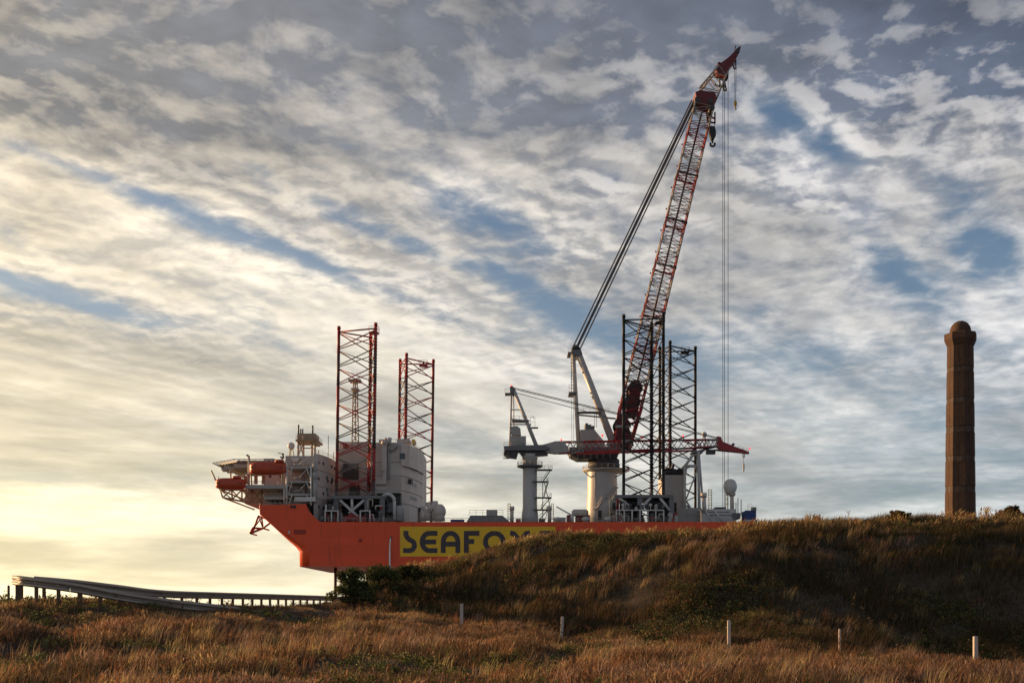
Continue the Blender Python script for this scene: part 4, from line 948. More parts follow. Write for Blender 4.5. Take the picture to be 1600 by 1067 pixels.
# boom head and fly jib
HD = mat('head_red', (0.14, 0.013, 0.015), 0.5, var=0.15, scale=0.5)
g = MB(); g.prism([(W(a, 0, DC).x, zg(b)) for a, b in ((1084, 151), (1092, 148), (1115, 152), (1117, 162), (1112, 172), (1106, 170), (1096, 168), (1087, 165))], DC - 3.0, DC + 3.0, axis='y'); bh = g.build('boom_head', HD, crane)
for (px, y) in ((1090, 155), (1110, 158), (1113, 168)): MB().tube(W(px, y, DC - 3.25), W(px, y, DC - 3.25) + Vector((0, 6.5, 0)), .85, n=14).build('sheave', DGREY, bh)
jc = lattice_boom(crane, W(1104, 152, DC), W(1129, 111, DC), 3.2, 1.7, 2.8, 1.6, 3, [BW], .3, .15, name=('jib_chord', 'jib_brace'))
g = MB(); g.prism([(W(a, 0, DC).x, zg(b)) for a, b in ((1117, 112), (1123, 104), (1139, 92), (1152, 78), (1156, 76), (1155, 82), (1147, 99), (1137, 112), (1137, 124), (1131, 124), (1120, 118))], DC - 1.5, DC + 1.5, axis='y'); jt = g.build('jib_tip', HD, crane)
MB().tube(W(1124, 100, DC - .5), W(1124, 100, DC - .5) + Vector((0, 1, 0)), .6, n=12).build('sheave', HD, jt)
MB().tube(W(1153, 79, DC - 1.7), W(1153, 79, DC - 1.7) + Vector((0, 3.4, 0)), .7, n=12).build('sheave', DGREY, jt)
g = MB(); g.tube(W(1148, 79, DC), W(1149, 73, DC), .18); g.sphere(W(1149, 73.5, DC), .3, n=6, k=4); g.build('wind_gauge', DGREY, jt)
g = MB()
for a, b in (((1116, 133), (1132, 137)), ((1124, 118), (1125, 136)), ((1131, 122), (1135, 142)), ((1131, 142), (1135, 142)), ((1131, 142), (1130, 128))): g.tube(W(*a, DC), W(*b, DC), .25)
g.build('jib_strut', DGREY, crane)
g = MB()
for a, b in (((1104, 176), (1106, 192)), ((1117, 176), (1117, 193)), ((1104, 190), (1118, 193)), ((1105, 180), (1117, 186))): g.tube(W(*a, DC), W(*b, DC), .28)
g.build('hook_guide', HD, crane)
# wires
def wire(a, b, D0, D1, r, name='luffing_wire', par=crane): return MB().tube(W(*a, D0), W(*b, D1), r, n=5).build(name, ROPE, par)
for k, (x0, x1, dd) in enumerate(((893.5, 1081, -2.6), (899, 1084, -.7), (900.5, 1085.5, .5), (906, 1089, 2.6))):
    wire((x0, 546), (x1, 157 + k), DC + dd, DC + dd, .24 if k in (0, 3) else .3)
for x, dd in ((1129.3, -1.0), (1132, .4), (1137.6, 1.0)): wire((x, 122), (x, 800), DC + dd, DC + dd, .09, 'hoist_wire')
for x in (893, 896): wire((x, 560), (x + .5, 702), DC + 3.8, DC + 3.8, .06, 'hoist_wire')
wire((1123, 99), (1087, 150), DC, DC, .08, 'jib_stay')
# hook blocks
hk = thing('hook_block', W(1113, 230, DC), 'dark hook block with double hook hanging below the big boom head', 'crane hook')
for x in (1109, 1111, 1116.5): MB().tube(W(x, 180, DC), W(x, 200, DC), .07, n=4).build('hoist_wire', ROPE, hk)
g = MB(); g.prism([(W(a, 0, DC).x, zg(b)) for a, b in ((1108, 199), (1116, 199), (1118, 206), (1118, 214), (1115, 219), (1111, 219), (1108, 209))], DC - .8, DC + .8, axis='y'); g.build('block_body', BLACK, hk)
g = MB(); g.tube(W(1113.4, 219, DC), W(1113.4, 224, DC), .3)
for s_ in (-1, 1): g.path([W(1113.4 + s_ * 3.6 * math.sin(t) if True else 0, 225.8 + 3.2 * -math.cos(t), DC) for t in [math.pi - k * .33 for k in range(8)]], .34)
g.build('hook', BLACK, hk)
h2 = thing('whip_hook', W(1149, 172, DC), 'small yellow whip hook hanging from the boom tip', 'crane hook')
for x in (1147.6, 1150.4): MB().tube(W(x, 95 if x < 1149 else 84, DC), W(1149 + (x - 1149) * .4, 158, DC), .07, n=4).build('hoist_wire', ROPE, h2)
g = MB(); g.lathe(W(1149, 165, DC), [(.2, -.3), (.5, 0), (.55, .9), (.3, 1.5)], 10); g.build('overhaul_ball', YELLOW, h2)
g = MB(); g.tube(W(1149, 165, DC), W(1149, 169, DC), .2); g.path([W(1149, 169, DC), W(1150.6, 170.4, DC), W(1149.4, 172, DC), W(1148.2, 171, DC)], .17); g.build('hook', YELLOW, h2)
g = MB(); g.path([W(1145, 96, DC), W(1146.5, 108, DC), W(1150, 108, DC), W(1149, 94, DC)], .2); g.build('sheave_frame', HD, crane)

# ------------------------------------------------------------------ auxiliary pedestal crane
DA = 333.0
aux = thing('pedestal_crane', (W(828, 0, DA).x, DA, DECK_Z), 'smaller white crane with boom laid level across the deck onto its rest', 'crane')
ca = W(828, 0, DA); za = lambda y: W(0, y, DA).z
g = MB(); g.lathe((ca.x, DA, 0), [(2.75, DECK_Z - .1), (2.6, za(806)), (2.25, za(792)), (2.22, za(732))], 28); ap = g.build('pedestal', CRANEW, aux)
g = MB(); g.lathe((ca.x, DA, 0), [(2.3, za(732)), (4.0, za(729.5)), (4.0, za(727.5)), (2.3, za(727))], 28); ag = g.build('pedestal_gallery', GREY, aux)
g = MB(); rail(g, [(ca.x + 3.9 * math.cos(t), DA + 3.9 * math.sin(t), za(727.5)) for t in [2 * math.pi * k / 16 for k in range(17)]], h=1.2, r=.055); g.build('railing', CRANEW, ag)
g = MB(); g.lathe((ca.x, DA, 0), [(2.25, za(727)), (2.25, za(718)), (2.4, za(717.5)), (2.4, za(713)), (2.7, za(710))], 28); g.build('slewing_ring', CRANEW, aux)
g = MB(); g.prism([(W(a, 0, DA).x, za(b)) for a, b in ((787, 699), (850, 697), (858, 702), (852, 705.5), (788, 705.5))], DA - 3.2, DA + 3.2, axis='y'); am = g.build('slewing_platform', GREY, aux)
MB().prism([(W(a, 0, DA).x, za(b)) for a, b in ((788, 705.6), (810, 705.6), (807, 716), (792, 714), (787, 711))], DA - 2.4, DA + 2.4, axis='y').build('counterweight', DGREY, am)
MB().prism([(W(a, 0, DA).x, za(b)) for a, b in ((811, 705.6), (852, 705.6), (856, 711), (830, 713), (815, 712))], DA - 2.0, DA + 2.0, axis='y').build('platform_underside', DGREY, am)
g = MB(); rail(g, [(W(786, 0, DA).x, DA - 3.0, za(716)), (W(794, 0, DA).x, DA - 3.0, za(716))], h=2.2, step=.8); g.tube(W(786, 716, DA - 3.0), W(796, 716, DA - 3.0), .15); g.build('access_cage', GREY, am)
a, b = W(787, 699, DA - 3.2), W(820, 699, DA - 3.2); g = MB(); rail(g, [(a.x, DA - 3.3, za(699)), (b.x, DA - 3.3, za(699))], r=.055); g.build('railing', HOUSE2, am)
g = MB(); g.pbox(797, 822, 681, 698, DA - 2.6, DA + 2.6); g.build('machinery_house', HOUSE2, aux); g = MB(); g.tube(W(798, 674, DA - 2.2), W(798, 674, DA - 2.2) + Vector((0, 4.4, 0)), .2); g.prism([(W(a, 0, DA).x, za(b)) for a, b in ((799, 680.8), (799, 668), (808, 667), (813, 671), (814, 680.8))], DA - 2.2, DA + 2.2, axis='y'); g.build('ventilator_hood', HOUSE2, bpy.data.objects['machinery_house.001'])
for dd in (-1.8, 1.8):
    MB().tube(W(799.5, 611, DA + dd * .5), W(796.5, 697, DA + dd), .3, n=8).build('frame_back_leg', CRANEW, aux); MB().tube(W(803.5, 611, DA + dd * .5), W(838, 696, DA + dd), .55, .62, n=8).build('frame_front_leg', CRANEW, aux)
g = MB(); g.tube(W(802.5, 612, DA), W(803, 680, DA), .2); g.tube(W(799, 640, DA - 1), W(812, 640, DA - 1), .18); g.tube(W(798, 655, DA - 1), W(828, 657, DA - 1), .22); g.tube(W(798, 663, DA - 1), W(830, 663, DA - 1), .22); g.build('frame_crossbar', CRANEW, aux)
g = MB(); g.pbox(800, 826, 656, 658, DA - 2.6, DA + .5); a, b = W(800, 656, DA - 2.6), W(834, 656, DA - 2.6); rail(g, [(a.x, DA - 2.5, a.z), (b.x, DA - 2.5, a.z)], h=1.3); g.pbox(830, 841, 667, 668.5, DA - 2.6, DA - 1); a, b = W(829, 667, DA - 2.6), W(836, 667, DA - 2.6); rail(g, [(a.x, DA - 2.5, a.z), (b.x, DA - 2.5, a.z)], h=3); g.pbox(789, 800, 613.5, 615, DA - 1.8, DA + 1.8); a, b = W(789, 613.5, DA - 1.8), W(797, 613.5, DA - 1.8); rail(g, [(a.x, DA - 1.7, a.z), (b.x, DA - 1.7, a.z)], h=1.3, step=1); g.build('frame_platform', GREY, aux)
g = MB(); g.prism([(W(a, 0, DA).x, za(b)) for a, b in ((796.5, 606), (800, 604), (805, 608), (806, 616), (797.5, 618))], DA - 1.4, DA + 1.4, axis='y'); g.build('frame_head', GREY, aux)
MB().sphere(W(799, 603, DA), .3, n=8, k=6).build('warning_lamp', LAMPR, aux)
g = MB(); g.prism([(W(a, 0, DA).x, za(b)) for a, b in ((843, 697), (868, 690), (882, 691), (890, 707), (868, 709), (846, 706))], DA - 1.5, DA + 1.5, axis='y'); g.build('boom_heel', HOUSE2, aux)
MB().tube(W(884, 700, DA - 1.2), W(884, 700, DA - 1.2) + Vector((0, 2.4, 0)), .9, n=12).build('winch_drum', BLACK, aux)
cb = lattice_boom(aux, W(872, 699.5, DA), W(1108, 693, DA), 1.75, 1.2, 1.25, 1.0, 12, [BR, BW, BR, BR], .2, .12)
MB().tube(W(900, 708.5, DA - 1.3), W(1086, 704, DA - 1.3), .33, n=6).build('boom_keel', BR, aux)
g = MB(); g.prism([(W(a, 0, DA).x, za(b)) for a, b in ((1120, 682), (1126, 683), (1128, 690), (1147, 698), (1169, 706), (1170, 709), (1126, 704), (1119, 698))], DA - .9, DA + .9, axis='y'); at = g.build('boom_tip', BR, aux)
lattice_boom(aux, W(1086, 693, DA), W(1122, 692, DA), 1.15, 1.0, 1.0, .9, 3, [BW], .2, .12)
g = MB(); g.tube(W(1086, 706, DA), W(1125, 696, DA), .3); g.pbox(1104, 1118, 702, 709, DA - .8, DA + .8); g.tube(W(1117, 703, DA), W(1170, 708, DA), .3); g.build('boom_underframe', DGREY, aux)
MB().tube(W(1146, 694, DA - .6), W(1146, 694, DA - .6) + Vector((0, 1.2, 0)), .42, n=10).build('sheave', DGREY, at)
a, b = W(1153, 703, DA - .8), W(1170, 706.5, DA - .8); g = MB(); rail(g, [a, b], h=1.1, step=1.2); g.build('railing', HOUSE2, at)
for px, y, D_ in ((1171.5, 700.5, DA), (1067, 681, DA - 1.4), (1003, 684, DA - 1.4), (877, 687, DA - 1)): MB().sphere(W(px, y, D_), .3, n=8, k=6).build('warning_lamp', LAMPR, aux)
for k, (x0, y0, x1, y1) in enumerate(((804, 606, 1121, 683.5), (804, 608, 1120, 685), (801, 611, 1000, 665))):
    if k < 2: MB().tube(W(x0, y0, DA - .6 + k), W(x1, y1, DA - .6 + k), .12, n=5).build('luffing_wire', ROPE, aux)
MB().tube(W(804, 613, DA + .2), W(962, 655, DA + .2), .1, n=5).build('luffing_wire', ROPE, aux)
h3 = thing('headache_ball', W(1162, 736, DA), 'small hook with ball hanging from the tip of the level crane boom', 'crane hook')
MB().tube(W(1162, 709, DA), W(1162, 724, DA), .07, n=4).build('hoist_wire', ROPE, h3)
g = MB(); g.path([W(1160.5, 708, DA), W(1160.5, 714, DA), W(1163.5, 714, DA), W(1163.5, 708, DA)], .12); g.build('sheave_frame', GREY, h3)
g = MB(); g.lathe(W(1162, 735, DA), [(.12, -.4), (.22, 0), (.3, 1.2), (.26, 2.0), (.1, 2.3)], 8); g.build('hook', HOUSE2, h3)
# stair tower beside the pedestal
s = MB(); lv = [(842, 812), (857, 795), (845, 795), (861, 776), (850, 776), (857, 751), (849, 751), (861, 733)]
for D_ in (DA - 1.6, DA - .4):
    for i in range(0, 8, 2): s.tube(W(*lv[i], D_), W(*lv[i + 1], D_), .16, n=5); s.tube(W(lv[i][0], lv[i][1] - 5, D_), W(lv[i + 1][0], lv[i + 1][1] - 5, D_), .07, n=4)
for px0, px1, y in ((832, 862, 795), (836, 862, 776), (832, 855, 751), (838, 863, 732.5)):
    s.pbox(px0, px1, y, y + 1.6, DA - 2.4, DA + .2); a, b = W(px0 + 6, y, DA - 2.4), W(px1, y, DA - 2.4); rail(s, [(a.x, DA - 2.3, a.z), (b.x, DA - 2.3, a.z)], step=1.2)
s.tube(W(848, 812, DA), W(848, 751, DA), .13); s.tube(W(860, 795, DA), W(850, 751, DA), .12); s.tube(W(852, 812, DA - 2), W(861, 776, DA - 2), .1)
s.build('stair_tower', mat('stair_green', (0.16, 0.19, 0.13), 0.55), aux)

# ------------------------------------------------------------------ containers on deck
def container(px0, px1, py0, D, depth, m, label):
    a, b = W(px0, py0, D), W(px1, 815, D); o = thing('container', ((a.x + b.x) / 2, D + depth / 2, DECK_Z - .1), label, 'container')
    z0, z1 = DECK_Z - .1, a.z; x0, x1 = a.x, b.x
    MB().box((x0 + .1, D + .1, z0 + .1), (x1 - .1, D + depth - .1, z1 - .08)).build('shell', m, o)
    for cx_ in (x0, x1 - .18):
        for cy_ in (D, D + depth - .18): MB().box((cx_, cy_, z0), (cx_ + .18, cy_ + .18, z1)).build('corner_post', m, o)
    for zz_ in (z0 + .02, z1 - .17):
        for cy_ in (D + .01, D + depth - .16): MB().box((x0 + .18, cy_, zz_), (x1 - .18, cy_ + .15, zz_ + .15)).build('rail_beam', m, o)
    n = max(3, int((x1 - x0) / .5))
    for k in range(n): MB().box((x0 + .2 + (x1 - x0 - .4) * (k + .2) / n, D + .04, z0 + .2), (x0 + .2 + (x1 - x0 - .4) * (k + .7) / n, D + .12, z1 - .2)).build('corrugation', m, o)
    return o
container(886, 893.5, 804, 322, 4, RED, 'small red container left of the big crane pedestal, with davit beside it')
container(899.5, 922, 804.5, 326, 3, RED, 'longer red container at the foot of the big crane pedestal')
bc = container(1164.5, 1181.5, 797, 316, 5, BLUE, 'dark blue container at the very stern of the vessel')
g = MB(); a, b = W(1168.5, 797, 317), W(1175, 797, 317); rail(g, [(a.x, 317, a.z), (b.x, 317, a.z)], h=1.9, step=.7); g.build('roof_frame', YELLOW, bc); MB().pbox(1175.5, 1182, 792, 797, 317, 319).build('roof_unit', GREY, bc)
MB().pbox(1164, 1183, 811.5, 815.4, 313.2, 315.8).build('stern_platform', HOUSE2, vessel)

# ------------------------------------------------------------------ stone pillar on the ridge
PD = 70.0
def build_pillar():
    k = PD / F; cx = (1500.5 - 800) * k; cz = lambda y: (HY - y) * k
    zb = float(ground_z(cx, PD)) - .35
    o = thing('stone_pillar', (cx, PD, zb), 'tall octagonal brown stone pillar with domed cap, standing on the ridge', 'pillar')
    view = math.atan2(-PD, -cx)                       # direction from the pillar to the camera
    n0 = view - R(6)                                  # normal of the facet that looks at the camera
    def octo(r, z0, z1, r1=None): # r = apothem
        b = MB(); a0 = n0 + math.pi / 8; q = 1 / math.cos(math.pi / 8); r1 = r1 or r
        b.lathe((cx, PD, 0), [(r * q, z0), (r1 * q, z1)], 8, a0, smooth=False); return b
    def rad(y): return lerp(19.2, 22.6, (y - 540) / (807 - 540)) * k * .965
    bands = [(575, 583), (623, 631), (667, 677), (713, 722), (760, 770)]
    edges = [(540, 575), (583, 623), (631, 667), (677, 713), (722, 760), (770, 822)]
    core = octo(rad(822) - .05, zb, cz(822), rad(822) - .05); 
    c = MB()
    octo(rad(822) - .045, zb, cz(540), rad(540) - .045).build('shaft_core', mat('pillar_joint', (0.045, 0.035, 0.03), 0.95, var=0.3, scale=3), o)
    rr_ = random.Random(5)
    for (y0, y1) in bands:
        octo(rad(y1) - .018, cz(y1) + .01, cz(y0) - .01, rad(y0) - .018).build('stone_band', STONED, o)
        octo(rad(y1) + .012, cz(y1) - .035, cz(y1) + .005).build('string_course', STONE, o)
    tanp = math.tan(math.pi / 8)
    for (y0, y1) in edges:
        z0, z1 = (zb if y1 > 800 else cz(y1) + .006), cz(y0) - .006
        for f in range(8):
            ang = n0 + f * math.pi / 4; nv = Vector((math.cos(ang), math.sin(ang), 0)); tv = Vector((-nv.y, nv.x, 0))
            r0, r1 = rad(y1), rad(y0); pr = rr_.uniform(-.006, .006)
            for h in (0, 1):
                lo, hi = (-1, -.035) if h == 0 else (.035, 1)
                vs = []
                for dep in (pr, -.06):
                    for rr0, z in ((r0, z0), (r1, z1)):
                        for s_ in (lo, hi): vs.append(Vector((cx, PD, z)) + nv * (rr0 + dep) + tv * s_ * rr0 * tanp * .995)
                MB().add(vs, [(0, 1, 3, 2), (4, 6, 7, 5), (0, 2, 6, 4), (1, 5, 7, 3), (0, 4, 5, 1), (2, 3, 7, 6)]).build('stone_panel', STONE, o)
    octo(rad(540) + .02, cz(541), cz(534), 22 * k).build('cap_moulding', STONE, o)
    octo(22 * k, cz(534) + .003, cz(531.5), 22.6 * k).build('cap_moulding', STONE, o)
    octo(22.6 * k, cz(531.5) + .003, cz(522.5), 22.6 * k).build('cap_slab', STONE, o)
    octo(22.4 * k, cz(522.5) + .003, cz(520.5), 17.5 * k).build('cap_weathering', STONE, o)
    d = MB(); r = 15.6 * k; h = 19.5 * k; z0 = cz(521)
    d.lathe((cx, PD, z0), [(r, 0), (r, .12)] + [(max(.01, r * math.cos(t)), .12 + (h - .12) * math.sin(t)) for t in [math.pi / 2 * i / 10 for i in range(1, 11)]], 28); d.build('dome', STONE, o)
build_pillar()

# ------------------------------------------------------------------ guard rails
def wbeam(mb, pts, h=.32, dep=.075, nrm_side=-1):
    prof = [(0, .5), (.25, .46), (1, .38), (1, .22), (.25, .09), (0, 0), (.25, -.09), (1, -.22), (1, -.38), (.25, -.46), (0, -.5)]
    vs = []; m_ = len(prof)
    for i, p in enumerate(pts):
        t = (pts[min(i + 1, len(pts) - 1)] - pts[max(i - 1, 0)]); t.z = 0; t.normalize(); nv = Vector((t.y, -t.x, 0)) * (1 if nrm_side < 0 else -1)
        for sgn in (0, 1):
            for q in prof: vs.append(p + nv * (q[0] * dep - .006 * sgn) + Vector((0, 0, q[1] * h)))
    fs = []
    for i in range(len(pts) - 1):
        a, b = i * 2 * m_, (i + 1) * 2 * m_
        for j in range(m_ - 1): fs += [(a + j, b + j, b + j + 1, a + j + 1), (a + m_ + j, a + m_ + j + 1, b + m_ + j + 1, b + m_ + j)]
        fs += [(a, a + m_, b + m_, b), (a + m_ - 1, b + m_ - 1, b + 2 * m_ - 1, a + 2 * m_ - 1)]
    mb.add(vs, fs, False); return mb
def smooth_path(k, n):
    "Catmull-Rom through the knots"
    P = [Vector(p) for p in k]; P = [P[0] * 2 - P[1]] + P + [P[-1] * 2 - P[-2]]; out = []
    for i in range(1, len(P) - 2):
        for j in range(n):
            t = j / n; a, b, c, d = P[i - 1:i + 3]
            out.append(.5 * ((2 * b) + (c - a) * t + (2 * a - 5 * b + 4 * c - d) * t * t + (3 * b - a - 3 * c + d) * t ** 3))
    out.append(P[-2]); return out
def guard_rail(knots, label, spacing, plen, bh=.32):
    pts = smooth_path(knots, 10); base = pts[0]
    o = thing('guard_rail', (base.x, base.y, float(ground_z(base.x, base.y))), label, 'guard rail')
    n = 10
    for i in range(0, len(pts) - 1, n):
        seg = [Vector(p) for p in pts[i:i + n + 1]]
        MBs = wbeam(MB(), seg, bh); MBs.build('rail_beam', GALV, o, fix=False)
        p = seg[0]
        if i: MB().lathe(p + Vector((.0, -.08, 0)), [(.03, -.02), (.03, .02)], 8).build('splice_bolt', DGREY, o)
    # posts at even spacing
    acc = 0; nextp = .35
    for a, b in zip(pts[:-1], pts[1:]):
        L_ = (b - a).length
        while nextp <= acc + L_ and nextp < plen:
            p = a.lerp(b, (nextp - acc) / L_); g = float(ground_z(p.x, p.y)); t = (b - a); t.z = 0; t.normalize(); nv = Vector((-t.y, t.x, 0))
            q = p + nv * .09
            if p.z - .16 > g - .05:
                MB().prism([(q.x + dx, q.y + dy) for dx, dy in ((-.055, -.05), (.055, -.05), (.055, .05), (-.055, .05))], g - .3, p.z + .12).build('post', WOOD, o)
                MB().box(q + Vector((-.05, -.1, -.07)), q + Vector((.05, -.055, .07))).build('spacer', GALV, o)
            nextp += spacing
        acc += L_
    return o
guard_rail([(-18.95, 40.7, 1.07), (-18.0, 39.5, 1.0), (-16.3, 39.5, .78), (-15.1, 41, .47), (-13.5, 42.5, .18), (-11.6, 44.5, -.10), (-10.6, 45.6, -.33)], 'near guard rail with bright upturned end, sloping down into the grass', .85, 6, .37)
guard_rail([(-19.0, 42.6, 1.12), (-17.6, 43.0, 1.0), (-16.2, 43.7, .82), (-14.9, 45.6, .62), (-13.9, 50, .60), (-12.9, 58, .62), (-11.5, 70, .64), (-9.5, 82, .64)], 'long dark guard rail behind the near one, running right to the bush', 1.33, 60)

# ------------------------------------------------------------------ marker posts
def marker(px, ytop, ybase, D, wpx, label, m=POST, slant=0.0):
    k = D / F; x = (px - 800) * k; z1 = (HY - ytop) * k; zb = float(ground_z(x, D)) - .25; w = wpx * k / 2
    o = thing('marker_post', (x, D, zb), label, 'post', 'white posts along the dune foot' if m is POST else None)
    b = MB(); t = slant * k
    vs = [(x - w + t, D - w, zb), (x + w + t, D - w, zb), (x + w + t, D + w, zb), (x - w + t, D + w, zb), (x - w, D - w, z1 - .03), (x + w, D - w, z1 - .03), (x + w, D + w, z1 - .03), (x - w, D + w, z1 - .03)]
    b.add(vs, [(3, 2, 1, 0), (0, 1, 5, 4), (1, 2, 6, 5), (2, 3, 7, 6), (3, 0, 4, 7)]); b.build('shaft', m, o)
    w2 = w * .7; MB().add([(x - w, D - w, z1 - .03), (x + w, D - w, z1 - .03), (x + w, D + w, z1 - .03), (x - w, D + w, z1 - .03), (x - w2, D - w2, z1), (x + w2, D - w2, z1), (x + w2, D + w2, z1), (x - w2, D + w2, z1)], [(4, 5, 6, 7), (0, 1, 5, 4), (1, 2, 6, 5), (2, 3, 7, 6), (3, 0, 4, 7)]).build('top', m, o)
marker(721.3, 942.5, 972, 51, 5, 'leftmost white post, at the foot of the dune below the ship name')
marker(879, 962.5, 994, 47, 4.4, 'slightly leaning white post, second from the left along the dune foot', slant=-2.5)
marker(1139, 968.5, 1007, 39.5, 4.6, 'white post in front of the darkest dune slope, third from the left')
marker(1312, 982, 1020, 39.5, 2.7, 'thinnest white post, fourth from the left along the dune foot')
marker(1524, 993.5, 1030, 39.5, 5.8, 'thickest white post, farthest right, below the stone pillar')
marker(13.5, 914, 930, 42, 2.8, 'short dark wooden post at the far left beside the guard rail end', m=WOOD)

# ------------------------------------------------------------------ vegetation
GRASS = leafmat('grass_blades', .5); LEAF = leafmat('leaf', .25)
def mesh_arrays(name, verts, faces_tri, tint, m, label, kind='stuff', parent=None, quads=False):
    me = bpy.data.meshes.new(name); nv = len(verts); k = 4 if quads else 3; nf = len(faces_tri)
    me.vertices.add(nv); me.vertices.foreach_set('co', verts.astype(np.float32).ravel())
    me.loops.add(nf * k); me.loops.foreach_set('vertex_index', faces_tri.astype(np.int32).ravel())
    me.polygons.add(nf); me.polygons.foreach_set('loop_start', np.arange(0, nf * k, k, dtype=np.int32))
    try: me.polygons.foreach_set('loop_total', np.full(nf, k, dtype=np.int32))
    except Exception: pass
    ca = me.color_attributes.new('tint', 'FLOAT_COLOR', 'POINT')
    ca.data.foreach_set('color', np.concatenate([tint, np.ones((nv, 1))], 1).astype(np.float32).ravel())
    me.update(); me.validate(); me.materials.append(m)
    o = bpy.data.objects.new(name, me); C.objects.link(o)
    if parent is None: tag(o, label, kind=kind)
    else: o.parent = parent
    return o
def scatter(n, y0, y1, dens=None, halfw=.50, seed=1, power=1.0):
    "positions in the wedge of ground the lens can see (plus a margin), even per unit of ground"
    r = np.random.default_rng(seed); out = []; tot = 0
    while tot < n:
        y = y0 + (y1 - y0) * r.random(n) ** power; x = (r.random(n) * 2 - 1) * (halfw * y1)
        keep = np.abs(x) < halfw * y + 2.0
        if dens is not None: keep &= r.random(n) < dens(x, y)
        out.append(np.stack([x[keep], y[keep]], 1)); tot += keep.sum()
    return np.concatenate(out)[:n]
PAL = {k: np.array(v) for k, v in dict(rust=(.24, .115, .055), tan=(.40, .27, .155), straw=(.48, .37, .16), olive=(.13, .125, .035), green=(.07, .095, .025), dark=(.045, .04, .02), mauve=(.30, .20, .15)).items()}
def blades(name, pos, h, w, col, label, seed, lean=.35, wind=.18, segs=2, spread=1.0):
    """curved tapering blades; pos (n,2), h (n), w (n), col (n,3)"""
    r = np.random.default_rng(seed); n = len(pos)
    z = ground_z(pos[:, 0], pos[:, 1]) - .03
    az = r.random(n) * 2 * np.pi; ln = r.random(n) * lean
    dx = np.cos(az) * ln + wind; dy = np.sin(az) * ln
    fa = r.random(n) * np.pi; sx, sy = np.cos(fa), np.sin(fa) * .5
    V = np.zeros((n, 2 * segs + 1, 3)); T = np.zeros((n, 2 * segs + 1, 3))
    for k in range(segs + 1):
        t = k / segs; cx = pos[:, 0] + dx * h * t * t * spread; cy = pos[:, 1] + dy * h * t * t * spread; cz = z + h * t * (1 - .18 * ln * t)
        ww = w * (1 - t) ** .7 * .5
        c = col * (.75 + .5 * t)
        if k < segs:
            V[:, 2 * k] = np.stack([cx - sx * ww, cy - sy * ww, cz], 1); V[:, 2 * k + 1] = np.stack([cx + sx * ww, cy + sy * ww, cz], 1); T[:, 2 * k] = col; T[:, 2 * k + 1] = col
        else: V[:, 2 * k] = np.stack([cx, cy, cz], 1); T[:, 2 * k] = col
    m_ = 2 * segs + 1; base = np.arange(n)[:, None, None] * m_
    tris = []
    for k in range(segs):
        a = 2 * k
        if k < segs - 1: tris += [(a, a + 1, a + 3), (a, a + 3, a + 2)]
        else: tris += [(a, a + 1, a + 2)]
    Fc = (base + np.array(tris)[None]).reshape(-1, 3)
    return mesh_arrays(name, V.reshape(-1, 3), Fc, T.reshape(-1, 3), GRASS, label)
def slope_s(x, y):
    td, cdp = interp(x, TOE_D), interp(x, CR_D); return (y - td) / (cdp - td)
def ridge(x): return np.clip((interp(x, CR_Z) - interp(x, TOE_Z)) / 5.0, 0, 1)
def palette(x, y, seed):
    "patchy plant colours: large drifts, smaller clumps, single-blade jitter, slope shade mixed in"
    r = np.random.default_rng(seed + 50); n = len(x)
    a = fbm(x, y * .8, 4.5, 4, 21); b = fbm(x, y, 1.6, 3, 31); c = fbm(x, y, 9.0, 3, 41)
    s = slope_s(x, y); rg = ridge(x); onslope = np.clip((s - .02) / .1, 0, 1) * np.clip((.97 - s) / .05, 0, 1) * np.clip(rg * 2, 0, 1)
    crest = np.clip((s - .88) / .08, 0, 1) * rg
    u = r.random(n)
    # weights; onslope puts the slope's shade into the mix as darker tints
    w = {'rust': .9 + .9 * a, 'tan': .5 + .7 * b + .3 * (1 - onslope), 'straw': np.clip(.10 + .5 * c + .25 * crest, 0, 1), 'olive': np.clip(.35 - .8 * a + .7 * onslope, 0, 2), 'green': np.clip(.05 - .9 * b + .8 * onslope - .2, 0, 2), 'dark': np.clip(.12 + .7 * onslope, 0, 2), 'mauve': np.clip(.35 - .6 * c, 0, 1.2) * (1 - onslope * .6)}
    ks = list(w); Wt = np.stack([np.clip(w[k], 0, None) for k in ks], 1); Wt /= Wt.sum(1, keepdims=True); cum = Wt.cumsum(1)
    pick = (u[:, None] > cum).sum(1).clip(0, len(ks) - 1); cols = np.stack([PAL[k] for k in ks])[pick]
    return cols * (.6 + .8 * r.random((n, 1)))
def tuft_h(x, y):
    "patchy growth: knee-high clumps beside flattened, grazed spots"
    c = fbm(x, y, 1.5, 3, 61) + .6 * fbm(x, y, 4.0, 2, 71)
    t = np.clip((c + .45) / .95, 0, 1); t = t * t * (3 - 2 * t)
    h = .38 + 1.25 * t
    for px, D in ((721.3, 51), (879, 47), (1139, 39.5), (1312, 39.5), (1524, 39.5)):      # trodden round the posts
        xp = (px - 800) * D / F; h = h * (1 - .62 * np.exp(-((x - xp * y / D) / .9) ** 2) * np.exp(-np.clip((np.abs(y - (D - 1.6)) - 1.6) / 1.0, 0, 9) ** 2))
    return h * np.where((x < -8) & (y > 39.5), .42, 1.0)
